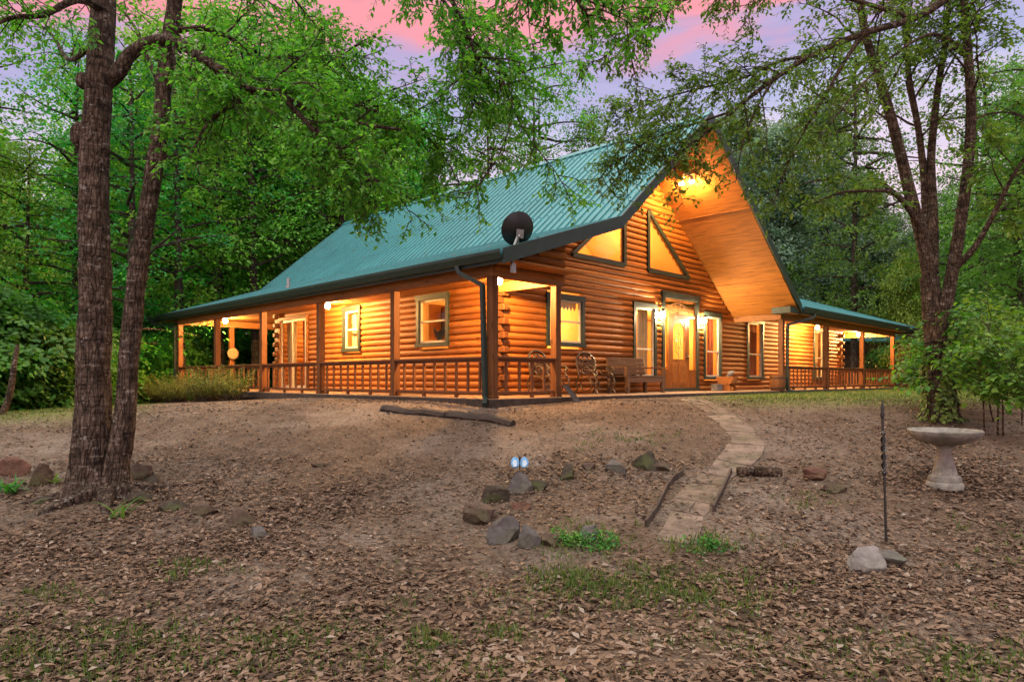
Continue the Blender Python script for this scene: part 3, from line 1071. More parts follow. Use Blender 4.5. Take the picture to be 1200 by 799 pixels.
def window(fm, w0, w1, z0, z1, curtain=None, mull=.5, trim='green', hang=.5):
    mb = MB(fm); casing(mb, w0, w1, z0, z1)
    wo = mb.build('window', M[trim], cabin)
    mb = MB(fm); a, b, c, d = w0 + .1, w1 - .1, z0 + .06, z1 - .1
    s = .05
    mb.box(a, a + s, .0, .05, c, d); mb.box(b - s, b, .0, .05, c, d); mb.box(a + s, b - s, .0, .05, c, c + s); mb.box(a + s, b - s, .0, .05, d - s, d)
    zm = c + (d - c) * mull
    mb.box(a + s, b - s, .0, .055, zm - .02, zm + .02)
    mb.build('sash', M['cream'], wo)
    mb = MB(fm); mb.box(a + s, b - s, .014, .020, c + s, zm - .02); mb.box(a + s, b - s, .014, .020, zm + .02, d - s)
    mb.build('pane', M['glass'], wo)
    for side in (curtain or ()):
        mat, f0, f1 = side
        mb = MB(fm)
        n = max(8, int((f1 - f0) * (b - a) / .025)); x0 = a + (b - a) * f0; x1 = a + (b - a) * f1
        vs = []; fs = []
        for i in range(n + 1):
            x = x0 + (x1 - x0) * i / n
            dd = -.16 + .028 * math.sin(i * 1.1) + .012 * math.sin(i * 2.7 + 1)
            vs += [(x, dd, c - .05), (x, dd * .9, d + .05)]
        for i in range(n): fs.append((2 * i, 2 * i + 2, 2 * i + 3, 2 * i + 1))
        mb.add(vs, fs)
        mb.build('curtain', M[mat], wo, smooth=True)
    return wo


wk = window(fF, *WIN_F[0], curtain=None)
# scalloped valance in the kitchen window
mb = MB(fF)
for i in range(9):
    x = 3.28 + i * .128
    mb.prism([(x, -.10, 2.22), (x + .12, -.10, 2.22), (x + .12, -.10, 2.06), (x + .06, -.10, 1.98), (x, -.10, 2.06)], (0, -.006, 0))
mb.build('valance', M['curtain_c'], wk)
window(fF, *WIN_F[1], curtain=[('curtain_c', .42, .98)], mull=.40)
window(fF, *WIN_F[2], curtain=[('curtain_c', 0, .5), ('curtain_r', .55, 1)], mull=.42)
window(fF, *WIN_F[3], curtain=[('curtain_c', .12, .5), ('curtain_r', .5, 1)], mull=.42)
window(fF, *WIN_F[4], curtain=[('curtain_c', .0, 1)], mull=.42)
wb = window(fL, *WIN_L[0])
# rooster figure on the sill inside
mb = MB(fL)
rp = [(3.62, 1.34), (3.78, 1.28), (3.92, 1.34), (4.0, 1.50), (3.98, 1.60), (3.93, 1.52), (3.82, 1.46), (3.72, 1.52), (3.66, 1.60), (3.58, 1.56), (3.56, 1.50), (3.6, 1.46)]
mb.prism([(x, -.12, z_) for x, z_ in rp], (0, -.03, 0)); mb.box(3.70, 3.86, -.16, -.1, 1.22, 1.30)
mb.build('sill_ornament', M['iron'], wb)
window(fL, *WIN_L[1], curtain=[('curtain_r', .0, .55), ('curtain_c', .6, 1)], trim='green')
# sliding glass door
w0, w1, z0, z1 = SLIDER
mb = MB(fL); mb.box(w0, w0 + .07, 0, .09, z0, z1); mb.box(w1 - .07, w1, 0, .09, z0, z1); mb.box(w0 - .01, w1 + .01, 0, .10, z1 - .07, z1 + .02); mb.box(w0, w1, 0, .1, .002, z0 + .04)
sld = mb.build('sliding_door', M['beam_y'], cabin)
mb = MB(fL); xm = (w0 + w1) / 2
for a, b, dd in ((w0 + .07, xm + .03, .045), (xm - .03, w1 - .07, .0)):
    mb.box(a, a + .06, dd, dd + .04, .08, z1 - .07); mb.box(b - .06, b, dd, dd + .04, .08, z1 - .07); mb.box(a + .06, b - .06, dd, dd + .04, .08, .16); mb.box(a + .06, b - .06, dd, dd + .04, z1 - .14, z1 - .07)
mb.build('sash', M['cream'], sld)
mb = MB(fL); mb.box(w0 + .13, xm - .03, .06, .066, .16, z1 - .14); mb.box(xm + .03, w1 - .13, .015, .021, .16, z1 - .14)
mb.build('pane', M['glass'], sld)
for f0, f1, mt in ((.02, .42, 'curtain_r'), (.60, .98, 'curtain_c')):
    mb = MB(fL); n = 30; vs = []; fs = []
    for i in range(n + 1):
        x = w0 + (w1 - w0) * (f0 + (f1 - f0) * i / n); dd = -.18 + .03 * math.sin(i * 1.05)
        xb = w0 + (w1 - w0) * ((f0 + f1) / 2 + (f1 - f0) * .38 * (i / n - .5) * 2)
        vs += [(xb, dd, .1), (x, dd, z1)]
    for i in range(n): fs.append((2 * i, 2 * i + 2, 2 * i + 3, 2 * i + 1))
    mb.add(vs, fs); mb.build('curtain', M[mt], sld, smooth=True)
# the two triangular loft windows
for tri, in ((TRI_L,), (TRI_R,)):
    P = [Vector((x, 0, z_)) for x, z_ in tri]
    mb = MB(fF)
    for p, q in ((P[0], P[1]), (P[1], P[2]), (P[2], P[0])):
        mb.beam(Vector((p.x, .05, p.z)), Vector((q.x, .05, q.z)), .11, .11, up=(0, 1, 0))
    wo = mb.build('window', M['green'], cabin)
    mb = MB(fF); mb.prism([(p.x, .02, p.z) for p in P], (0, .006, 0)); mb.build('pane', M['glass'], wo)
    c = (P[0] + P[1] + P[2]) / 3
    mb = MB(fF)
    Q = [p + (c - p) * .10 for p in P]
    for p, q in ((Q[0], Q[1]), (Q[1], Q[2]), (Q[2], Q[0])):
        mb.beam(Vector((p.x, .03, p.z)), Vector((q.x, .03, q.z)), .04, .04, up=(0, 1, 0))
    mb.build('sash', M['beam_x'], wo)

mb = MB()
for k in range(4): mb.box(2.5 + k * .58, 3.04 + k * .58, 4.18, 4.49, 1.45, 2.15, k * .3)
mb.split_build('kitchen_cabinet', M['door'], cabin, bevel=.006)
mb = MB(); mb.box(2.3, 4.85, 3.95, 4.49, 0, .9); mb.build('kitchen_counter', M['door'], cabin)
mb = MB(); mb.box(12.6, 15.6, 4.42, 4.49, .9, 1.9); mb.build('wall_picture', M['bench'], cabin)
# ---- front door with side lights and transom
d0, d1 = DOOR[0], DOOR[1]
mb = MB(fF); casing(mb, d0, d1, .03, DOOR[3], .11, .11)
mb.box(d0 - .06, d1 + .06, 0, .135, DOOR[3] - .06, DOOR[3] + .07)
df = mb.build('door_frame', M['green'], cabin)
mb = MB(fF)
la, lb = 8.38, 9.40                     # the leaf
mb.box(d0 + .11, d1 - .11, 0, .07, 2.12, 2.22); mb.box(la - .06, la, 0, .07, .03, 2.12); mb.box(lb, lb + .06, 0, .07, .03, 2.12)
mb.box(d0 + .11, d0 + .16, 0, .07, .03, 2.12); mb.box(d1 - .16, d1 - .11, 0, .07, .03, 2.12)
mb.box(d0 + .16, la - .06, 0, .06, .03, .62); mb.box(lb + .06, d1 - .16, 0, .06, .03, .62)
mb.box(d0 + .11, d1 - .11, 0, .06, 2.56, 2.64)
mb.build('jamb', M['door'], df)
mb = MB(fF); mb.box(d0 + .16, la - .06, .02, .026, .62, 2.12); mb.box(lb + .06, d1 - .16, .02, .026, .62, 2.12); mb.box(d0 + .12, d1 - .12, .02, .026, 2.22, 2.56)
mb.build('sidelight', M['glass'], df)
mb = MB(fF)
tp = [((la + lb) / 2 + .62 * math.cos(t), .035, 2.22 + .30 * math.sin(t)) for t in np.linspace(0, math.pi, 24)]
mb.tube(tp, .014, 6)
for t in np.linspace(.35, math.pi - .35, 6): mb.tube([((la + lb) / 2, .035, 2.23), ((la + lb) / 2 + .6 * math.cos(t), .035, 2.22 + .29 * math.sin(t))], .008, 6)
mb.build('transom_grille', M['beam_x'], df)
mb = MB(fF)
g0, g1 = la + .20, lb - .20
mb.box(la + .004, g0, .02, .065, .035, 2.115); mb.box(g1, lb - .004, .02, .065, .035, 2.115)
mb.box(g0, g1, .02, .065, .035, .92); mb.box(g0, g1, .02, .065, 1.98, 2.115)
for x in (la + .10, (la + lb) / 2 + .02):
    mb.box(x + .02, x + .33, .06, .078, .18, .80); mb.box(x + .06, x + .29, .078, .088, .24, .74)
arc = [(g0, .03, 1.98), (g0, .03, 1.70)] + [((g0 + g1) / 2 - (g1 - g0) / 2 * math.cos(t), .03, 1.70 + .26 * math.sin(t)) for t in np.linspace(0, math.pi, 14)] + [(g1, .03, 1.98)]
mb.prism(arc, (0, .03, 0))
doorl = mb.build('door', M['door'], cabin, bevel=.004)
mb = MB(fF); mb.box(g0, g1, .035, .041, .92, 1.98); mb.build('pane', M['glass'], doorl)
mb = MB(fF)
cxx = (g0 + g1) / 2
for r_ in (.20, .12):
    mb.tube([(cxx + r_ * math.cos(t), .05, 1.45 + r_ * 1.9 * math.sin(t)) for t in np.linspace(0, 2 * math.pi, 28)], .008, 6, cap=False)
mb.tube([(cxx, .05, .94), (cxx, .05, 1.94)], .007, 6); mb.tube([(g0, .05, 1.45), (g1, .05, 1.45)], .007, 6)
mb.build('leaded_grille', M['iron'], doorl)
mb = MB(fF); mb.tube([(lb - .09, .066, .98), (lb - .09, .11, .98)], .022, 10); mb.sphere((lb - .09, .125, .98), .032); mb.box(lb - .115, lb - .065, .066, .072, .9, 1.14)
mb.build('handle', M['iron'], doorl, smooth=True)

# ---- lamps


def point(loc, power, col=(1, .52, .17), size=.06, parent=cabin):
    l = bpy.data.lights.new('lamp_light', 'POINT'); l.energy = power; l.color = col; l.shadow_soft_size = size
    o = link(bpy.data.objects.new('lamp_light', l), parent); o.location = loc
    return o


def ceiling_lamp(a, b):
    mb = MB(); mb.lathe([(.07, 0), (.07, -.02), (.045, -.045), (.03, -.05)][::-1], 14, (a, b, CEIL - .003)); o = mb.build('porch_lamp', M['cream'], cabin, smooth=True)
    mb = MB(); mb.sphere((a, b, CEIL - .12), .066, 14, 10, (1, 1, 1.15)); mb.build('bulb', M['bulb'], o, smooth=True)


ceiling_lamp(.9, .75); ceiling_lamp(.9, 7.2); ceiling_lamp(.9, 13.7)
ceiling_lamp(17.4, .8); ceiling_lamp(22.9, 1.1)


def sconce(a, zc):
    mb = MB(fF); mb.box(a - .05, a + .05, .07, .09, zc - .12, zc + .12); mb.tube([(a, .09, zc + .02), (a, .15, zc + .07), (a, .19, zc + .04)], .012, 8)
    mb.lathe([(.075, .11), (.06, .14), (.015, .18)], 8, (a, .19, zc))
    for t in range(4):
        ca, sa = math.cos(t * math.pi / 2 + .78), math.sin(t * math.pi / 2 + .78)
        mb.tube([(a + .045 * ca, .19 + .045 * sa, zc - .13), (a + .068 * ca, .19 + .068 * sa, zc + .11)], .006, 6)
    mb.lathe([(.05, -.14), (.05, -.125)], 8, (a, .19, zc))
    o = mb.build('wall_lantern', M['black'], cabin)
    mb = MB(fF); mb.sphere((a, .19, zc - .01), .045, 12, 10, (1, 1, 1.6)); mb.build('bulb', M['bulb_lantern'], o, smooth=True)


sconce(7.86, 2.12); sconce(10.15, 2.10)
# flood lamp high in the gable
fa, fb = 7.72, .62; fz = su(fa)
mb = MB(); mb.lathe([(.09, -.03), (.09, .0)], 14, (fa, fb, fz - .02))
for sg in (-1, 1): mb.tube([(fa, fb, fz - .04), (fa + .02, fb + sg * .12, fz - .12)], .025, 8); mb.lathe([(.07, -.14), (.05, -.06), (.03, -.0)], 12, (fa + .02, fb + sg * .15, fz - .10))
fl = mb.build('flood_lamp', M['cream'], cabin, smooth=True)
mb = MB()
for sg in (-1, 1): mb.sphere((fa + .02, fb + sg * .15, fz - .25), .058)
mb.build('bulb', M['bulb_flood'], fl, smooth=True)
# rooms
for (a, b, zz, p) in ((3.9, 3.0, 1.95, 26), (7.1, 3.2, 2.0, 20), (9.4, 3.3, 2.1, 20), (11.2, 3.0, 2.0, 16), (13.9, 3.0, 2.0, 26), (19.4, 3.0, 2.0, 16),
                      (3.3, 7.3, 2.0, 20), (3.3, 10.5, 2.0, 26), (5.4, 3.3, 4.3, 34), (8.1, 3.2, 4.0, 26)):
    point((a, b, zz), p * 12, (1, .57, .20), .05)
# lamp seen in the left loft window and a table lamp behind the long window
mb = MB(); mb.lathe([(.17, 0), (.11, .26)], 16, (5.55, 2.9, 3.30)); mb.build('lamp_shade', M['lampshade'], cabin, smooth=True)
mb = MB(); mb.lathe([(.16, 0), (.10, .24)], 16, (6.75, 3.4, 1.25)); mb.build('lamp_shade', M['lampshade'], cabin, smooth=True)
mb = MB(); mb.lathe([(.06, 0), (.10, .12), (.03, .30), (.02, .48)], 12, (6.75, 3.4, .76)); mb.box(6.4, 7.1, 3.1, 3.7, .70, .75); mb.box(6.45, 6.5, 3.15, 3.2, 0, .7); mb.box(7.0, 7.05, 3.15, 3.2, 0, .7)
mb.build('lamp_table', M['door'], cabin)

# ---- downspouts


def downspout(pts, w_=.075):
    mb = MB()
    for p, q in zip(pts[:-1], pts[1:]):
        mb.beam(p, q, w_, w_, up=(0, 1, .01) if abs(Vector(q).z - Vector(p).z) > .5 else (0, 0, 1))
    for p in pts[1:-1]: mb.sphere(p, w_ * .62, 8, 6)
    return mb.build('downspout', M['green'], cabin)


downspout([(-.36, .55, EAVE - .15), (-.34, .5, EAVE - .28), (-.13, .12, 2.02), (-.13, .05, .02), (-.28, -.10, -.10)])
downspout([(-.36, 16.8, EAVE - .15), (-.34, 16.7, EAVE - .27), (-.12, 15.35, 2.10), (-.12, 15.33, .0)])
downspout([(13.2, BF - .06, EAVE - .15), (13.15, BF - .04, EAVE - .27), (12.45, -.13, 2.02), (12.42, -.13, .04), (12.62, -.30, -.08)])

# ------------------------------------------------------------------ things on and beside the porch
# satellite dish
dish = empty('satellite_dish', house_world(-.05, -.50, EAVE + .0), HANG)
tag(dish, 'black round satellite dish on a mast at the front corner of the teal roof', 'satellite dish')
mb = MB(); mb.tube([(0, -.06, -.28), (.02, -.03, -.05), (.10, .0, .14), (.19, .0, .32)], .024, 8); mb.box(-.05, .05, -.09, -.05, -.36, -.20)
mb.tube([(.0, -.05, -.05), (.09, .10, .02)], .014, 6)
mb.build('mast', M['greymetal'], dish, smooth=True)
dm = empty('dish_head', (.10, .06, .52), 0, dish)
mb = MB()
# shallow bowl about local +z, later turned
prof = [(.001, .0)] + [(r_, .22 * r_ * r_ / .07 * .35) for r_ in np.linspace(.05, .30, 7)]
prof += [(.305, prof[-1][1] - .012)] + [(r_, .22 * r_ * r_ / .07 * .35 - .014) for r_ in np.linspace(.29, .05, 6)] + [(.001, -.014)]
mb.lathe(prof, 28)
refl = mb.build('reflector', M['black'], dish, smooth=True)
refl.location = (.22, .0, .42)
# turn: bowl opens towards the far left; we look at its dark back
dirw = Vector((-.35, .80, .42)).normalized()
dloc = Matrix.Rotation(-HANG, 3, 'Z') @ dirw
refl.rotation_euler = dloc.to_track_quat('Z', 'Y').to_euler()
bpy.data.objects.remove(dm)
bk = -dloc
mb = MB(); c = Vector((.22, .0, .42))
mb.beam(c + bk * .02 + Vector((0, 0, -.14)), c + bk * .05 + Vector((0, 0, .02)), .12, .05); mb.tube([c + bk * .05 + Vector((0, 0, -.10)), Vector((.18, .0, .31))], .03, 8)
mb.build('bracket', M['greymetal'], dish)
mb = MB(); low = c + dloc * .02 + Vector((0, 0, -.26)); tip = c + dloc * .52 + Vector((0, 0, -.14))
mb.tube([low, (low + tip) / 2 + Vector((0, 0, -.03)), tip], .014, 6); mb.tube([Vector((.18, .0, .31)), low], .014, 6)
mb.build('feed_arm', M['greymetal'], dish)
mb = MB(); mb.tube([tip + dloc * .04, tip - dloc * .10], [.05, .04], 10); mb.box(tip.x - .05, tip.x + .05, tip.y - .04, tip.y + .04, tip.z - .06, tip.z + .05)
mb.build('receiver', M['greymetal'], dish)

# round thermometer on the rear post
th = empty('thermometer', house_world(1.73, 15.10, 1.25), HANG)
tag(th, 'round pale dial thermometer hung on a rear porch post at the far left end', 'thermometer')
mb = MB(); n = 24
mb.tube([(0, .0, 0), (0, -.03, 0)], .20, 24); M['dial'] = mat_simple('dial_face', (.22, .15, .07), .6, .15); mb.build('dial', M['dial'], th)
mb = MB(); mb.tube([(.20 * math.cos(t), -.03, .20 * math.sin(t)) for t in np.linspace(0, 2 * math.pi, 25)], .014, 6, cap=False); mb.build('rim', M['iron'], th)
mb = MB(); mb.beam((0, -.036, 0), (.09, -.036, .09), .012, .006, up=(0, 1, 0)); mb.build('needle', M['black'], th)


def iron_chair(a, b, lab, rz=0.0):
    t = empty('garden_chair', house_world(a, b, 0), HANG + rz)
    tag(t, lab, 'chair', 'ornate chairs on the front porch')
    mb = MB()
    for i in range(6): mb.box(-.29, .29, -.30 + i * .09, -.225 + i * .09, .40, .425, random.random())
    mb.build('seat', M['bench'], t, bevel=.005)
    # scrollwork back: arch, rings and stems
    mb = MB(); back = lambda x, z_: (x, .24 + (z_ - .42) * .22, z_)
    arch = [back(-.30, .42), back(-.31, .70)] + [back(-.31 * math.cos(q), .74 + .24 * math.sin(q)) for q in np.linspace(0, math.pi, 14)] + [back(.31, .70), back(.30, .42)]
    mb.tube(arch, .028, 8)
    mb.tube([back(-.3, .5), back(.3, .5)], .014, 6)
    for (cx_, cz_, rr) in ((0, .80, .10), (-.16, .72, .085), (.16, .72, .085), (0, .62, .08), (-.15, .57, .055), (.15, .57, .055)):
        mb.tube([back(cx_ + rr * math.cos(q), cz_ + rr * math.sin(q)) for q in np.linspace(0, 2 * math.pi, 17)], .018, 6, cap=False)
    for x in (-.22, -.08, .08, .22): mb.tube([back(x, .5), back(x * .8, .70), back(x * 1.1, .9)], .010, 6)
    for (cx_, cz_) in ((0, .80), (-.16, .72), (.16, .72), (0, .62)): mb.sphere(back(cx_, cz_), .035, 8, 6)
    mb.build('backrest', M['iron'], t, smooth=True)
    for s in (-1, 1):
        mb = MB(); x = s * .31
        mb.tube([(x, .26, .62), (x, .05, .66), (x, -.22, .63), (x, -.31, .57), (x, -.27, .53), (x, -.23, .56)], .019, 8)
        mb.tube([(x, -.24, .62), (x, -.20, .50), (x, -.28, .41)], .015, 6)
        mb.tube([(x, .0 + .11 * math.cos(q), .53 + .08 * math.sin(q)) for q in np.linspace(0, 2 * math.pi, 15)], .011, 6, cap=False)
        mb.build('arm', M['iron'], t, smooth=True)
        mb = MB()
        mb.tube([(x, -.26, .41), (x, -.34, .27), (x, -.27, .12), (x, -.35, .02)], .019, 8); mb.build('leg', M['iron'], t, smooth=True)
        mb = MB()
        mb.tube([(x, .25, .42), (x, .34, .25), (x, .28, .12), (x, .38, .02)], .019, 8); mb.build('leg', M['iron'], t, smooth=True)
        mb = MB()
        mb.tube([(x, .0 + .18 * math.cos(q), .22 + .15 * math.sin(q)) for q in np.linspace(0, 2 * math.pi, 19)], .013, 6, cap=False)
        mb.tube([(x, -.30, .22), (x, -.18, .22)], .012, 6); mb.tube([(x, .18, .22), (x, .31, .22)], .012, 6)
        mb.build('stretcher', M['iron'], t, smooth=True)
    return t


random.seed(5)
iron_chair(2.72, 1.08, 'ornate scrollwork chair behind the front corner railing', .05)
iron_chair(4.35, 1.05, 'ornate scrollwork chair with iron back beside the plank bench', -.08)
# plank bench
bn = empty('porch_bench', house_world(6.05, 1.08, 0), HANG)
tag(bn, 'long brown plank bench with solid back against the front wall left of the door', 'bench')
mb = MB()
for i in range(5): mb.box(-.82, .82, -.32 + i * .115, -.22 + i * .115, .40, .435, random.random())
mb.build('seat', M['bench'], bn, bevel=.006)
mb = MB()
for i in range(4): mb.box(-.80, .80, .25 + i * .02, .28 + i * .02, .46 + i * .11, .56 + i * .11, random.random())
for x in (-.7, 0, .7): mb.beam((x, .30, .35), (x, .38, .88), .07, .04)
mb.build('backrest', M['bench'], bn, bevel=.006)
for s in (-1, 1):
    mb = MB(); mb.box(s * .82 - .05, s * .82 + .05, -.36, .30, .62, .655); mb.box(s * .82 - .035, s * .82 + .035, -.33, -.25, .436, .62)
    mb.build('arm', M['bench'], bn, bevel=.006)
    for y in (-.29, .24):
        mb = MB(); mb.box(s * .78 - .045, s * .78 + .045, y - .045, y + .045, .001, .40); mb.build('leg', M['bench'], bn, bevel=.006)
mb = MB(); mb.box(-.735, .735, -.31, -.28, .27, .395); mb.box(-.735, .735, .22, .25, .27, .395); mb.build('apron', M['bench'], bn)
# wooden cradle planter
cr = empty('cradle_planter', house_world(10.65, .95, 0), HANG + .25)
tag(cr, 'small reddish wooden cradle planter with a pale stone in it, right of the front door', 'planter')
mb = MB(); nseg = 12
vs = []; fs = []
for x in (-.30, .30):
    for q in np.linspace(math.pi, 2 * math.pi, nseg): vs.append((x, .24 * math.cos(q), .42 + .26 * math.sin(q)))
    for q in np.linspace(2 * math.pi, math.pi, nseg): vs.append((x, .215 * math.cos(q), .42 + .235 * math.sin(q)))
n = 2 * nseg
fs = [tuple(range(n))[::-1], tuple(range(n, 2 * n))] + [(i, (i + 1) % n, n + (i + 1) % n, n + i) for i in range(n)]
mb.add(vs, fs); mb.build('hull', M['door'], cr)
for x in (-.31, .31):
    mb = MB(); mb.prism([(x - .012, .25 * math.cos(q), .42 + .28 * math.sin(q)) for q in np.linspace(math.pi, 2 * math.pi, 16)], (.024, 0, 0))
    mb.prism([(x - .012, y, z_) for y, z_ in ((-.20, .001), (.20, .001), (.26, .06), (.10, .20), (-.10, .20), (-.26, .06))], (.024, 0, 0))
    mb.build('end_board', M['door'], cr)


def rock_mesh(name, mat, size, seed, sharp=.35, parent=None, flat=0.0):
    bm = bmesh.new(); bmesh.ops.create_icosphere(bm, subdivisions=4, radius=1)
    rnd = random.Random(seed); off = Vector((rnd.uniform(-50, 50), rnd.uniform(-50, 50), rnd.uniform(-50, 50)))
    planes = [(Vector((rnd.gauss(0, 1), rnd.gauss(0, 1), rnd.gauss(0, .8))).normalized(), rnd.uniform(.42, .8)) for _ in range(12)]
    for v in bm.verts:
        c = v.co.copy()
        for nrm, d in planes:                      # cleaved faces
            e = c.dot(nrm)
            if e > d: c -= nrm * (e - d) * .97
        k = 1 + sharp * .35 * mnoise.noise(c * 1.4 + off) + .10 * mnoise.noise(c * 4 + off) + .04 * mnoise.noise(c * 11 + off)
        v.co = Vector((c.x * size[0], c.y * size[1], c.z * size[2])) * k
    me = bpy.data.meshes.new(name); bm.to_mesh(me); bm.free()
    me.polygons.foreach_set('use_smooth', [True] * len(me.polygons)); me.set_sharp_from_angle(angle=R(28))
    me.materials.append(mat)
    return link(bpy.data.objects.new(name, me), parent)


ps = rock_mesh('stone', M['stone_pale'], (.16, .11, .11), 77)
ps.location = house_world(10.78, .93, .50); ps.rotation_euler = (.2, -.5, .4)
tag(ps, 'pale rounded stone lying in the wooden cradle planter', 'stone')
# small pale block by the door
bl = empty('stone_block', house_world(10.08, .98, 0), HANG)
tag(bl, 'small pale grey stone block on the porch just right of the door', 'block')
mb = MB(); mb.box(-.16, .16, -.1, .1, .001, .17); mb.build('block_body', M['stone_pale'], bl, bevel=.015)
mb = MB(); mb.box(-.18, .18, -.12, .12, .17, .20); mb.build('block_cap', M['stone_pale'], bl, bevel=.01)
# barrel planter
ba = empty('barrel', house_world(11.98, -.02, 0), HANG)
tag(ba, 'squat brown wooden barrel against the porch post under the gable foot', 'barrel')
mb = MB(); mb.lathe([(.19, .002), (.22, .12), (.23, .24), (.22, .36), (.20, .47), (.175, .47), (.17, .42), (.01, .42)], 22); mb.build('staves', M['post'], ba, smooth=True)
for zc in (.08, .38):
    mb = MB(); mb.lathe([(.212, zc - .02), (.226, zc - .02), (.230, zc + .02), (.215, zc + .02)], 22); mb.build('hoop', M['iron'], ba)
# splash block leaning at the second post
sb_ = empty('splash_block', house_world(1.80, -.32, -.13), HANG + .5)
tag(sb_, 'grey downspout splash piece leaning at the foot of the second front post', 'splash block')
mb = MB(); mb.prism([(-.08, -.16, .0), (.08, -.16, .0), (.06, .12, .34), (-.06, .12, .34)], (0, .05, .015)); mb.build('trough', M['stone_grey'], sb_, bevel=.01)
mb = MB(); mb.prism([(-.085, -.17, .0), (-.075, -.17, .0), (-.055, .12, .36), (-.065, .12, .36)], (0, -.05, .0)); mb.prism([(.075, -.17, .0), (.085, -.17, .0), (.065, .12, .36), (.055, .12, .36)], (0, -.05, .0)); mb.build('lip', M['stone_grey'], sb_)

# landscape timbers in the slope before the porch
p, q = ground_at(449, 481), ground_at(601, 499)
m_ = p.lerp(q, .52)
for (s0, s1, lab) in ((p, m_, 'dark old landscape timber, left one of the pair below the porch corner'), (m_ + (q - p) * .012, q, 'dark old landscape timber, right one of the pair below the porch corner')):
    o_ = empty('garden_timber', (0, 0, 0)); bpy.data.objects.remove(o_)
    c = (s0 + s1) / 2; mb = MB()
    n_ = 7; pts_ = []
    for i in range(n_):
        t = i / (n_ - 1); pp = s0.lerp(s1, t); pts_.append(Vector((pp.x, pp.y, gzf(pp.x, pp.y) + .02 + .012 * math.sin(i * 1.9))) - c)
    mb.tube(pts_, .085, 8, wob=.25)
    o_ = mb.build('garden_timber', M['timber'], None, smooth=True); o_.location = c
    tag(o_, lab, 'timber', 'landscape timbers below the porch')

# ------------------------------------------------------------------ yard things
# bird bath
p = ground_at(1107, 571)
bb = empty('bird_bath', (p.x, p.y, p.z - .01), 0); bb.scale = (.9, .9, .9)
tag(bb, 'pale concrete bird bath on a flared pedestal beside the right hand tree', 'bird bath')
SB = 1.0
mb = MB()
mb.lathe([(.195, 0), (.20, .05), (.185, .075), (.172, .085), (.178, .11), (.165, .15), (.135, .165), (.125, .20), (.100, .30), (.078, .40), (.074, .46), (.10, .50), (.12, .52)], 32, scallop=(7, 11, 8, .05))
mb.build('pedestal', M['concrete'], bb, smooth=True)
mb = MB()
mb.lathe([(.10, .515), (.20, .535), (.30, .575), (.365, .625), (.385, .66), (.39, .69), (.375, .705), (.35, .70), (.335, .68), (.28, .64), (.15, .61), (.01, .605)], 48, scallop=(4, 7, 18, .025))
mb.build('bowl', M['concrete'], bb, smooth=True)

# black iron stake
p = ground_at(1039, 637); T = world_at(1034, 478, p.y)
st = empty('garden_stake', (p.x, p.y, p.z - .03)); Hs = T.z - p.z
tag(st, 'thin black metal garden stake standing in the yard left of the bird bath', 'stake')
lean = (T.x - p.x)
mb = MB(); mb.tube([(0, 0, -.1), (lean * .5, 0, Hs * .5), (lean, 0, Hs * .98)], .011, 8); mb.build('rod', M['black'], st, smooth=True)
mb = MB()
for i in range(26):
    pass
for k in range(2):
    pts_ = []
    for i in range(34):
        t = i / 33; zz = Hs * (.55 + .28 * t); a = t * 14 + k * math.pi
        pts_.append((lean * zz / Hs + .017 * math.cos(a), .017 * math.sin(a), zz))
    mb.tube(pts_, .007, 6)
mb.build('twisted_grip', M['black'], st, smooth=True)
mb = MB(); mb.lathe([(.012, -.06), (.02, -.03), (.012, .0), (.018, .03), (.004, .09)], 10, (lean, 0, Hs)); mb.lathe([(.013, -.02), (.022, 0), (.013, .02)], 10, (lean * .55, 0, Hs * .55)); mb.lathe([(.013, -.02), (.022, 0), (.013, .02)], 10, (lean * .84, 0, Hs * .84)); mb.build('finial', M['black'], st, smooth=True)

# butterfly ornament
p = ground_at(609, 566); T = world_at(609, 543, p.y)
bf = empty('butterfly_stake', (p.x, p.y, p.z)); zc = T.z - p.z
tag(bf, 'pale blue butterfly ornament on a stake in the ring of garden stones', 'garden ornament')
M['wing'] = mat_simple('blue_wing', (.16, .42, .70), .3, .3, 30, 0, .6)
M['wing_pale'] = mat_simple('pale_wing', (.55, .75, .88), .3, .2, 30, 0, .6)
mb = MB(); mb.tube([(0, .02, -.1), (0, .02, zc)], .004, 6); mb.build('stake', M['black'], bf)
for s in (-1, 1):
    mb = MB()
    el = [(s * .052 + .047 * math.cos(q), -.02 * (abs(math.cos(q))), zc + .012 + .062 * math.sin(q) + s * 0.0) for q in np.linspace(0, 2 * math.pi, 20)[:-1]]
    mb.prism(el, (0, .008, 0))
    wg = mb.build('wing', M['wing'], bf)
    mb = MB(); el = [(s * .054 + .028 * math.cos(q), -.024, zc + .008 + .040 * math.sin(q)) for q in np.linspace(0, 2 * math.pi, 18)[:-1]]
    mb.prism(el, (0, .003, 0)); mb.build('wing_spot', M['wing_pale'], wg)
mb = MB(); mb.tube([(0, -.01, zc - .06), (0, -.012, zc + .06)], [.006, .010], 8); mb.sphere((0, -.012, zc + .07), .013)
for s in (-1, 1): mb.tube([(0, -.012, zc + .08), (s * .02, -.014, zc + .105), (s * .035, -.014, zc + .115)], .003, 5)
mb.build('body', M['black'], bf, smooth=True)

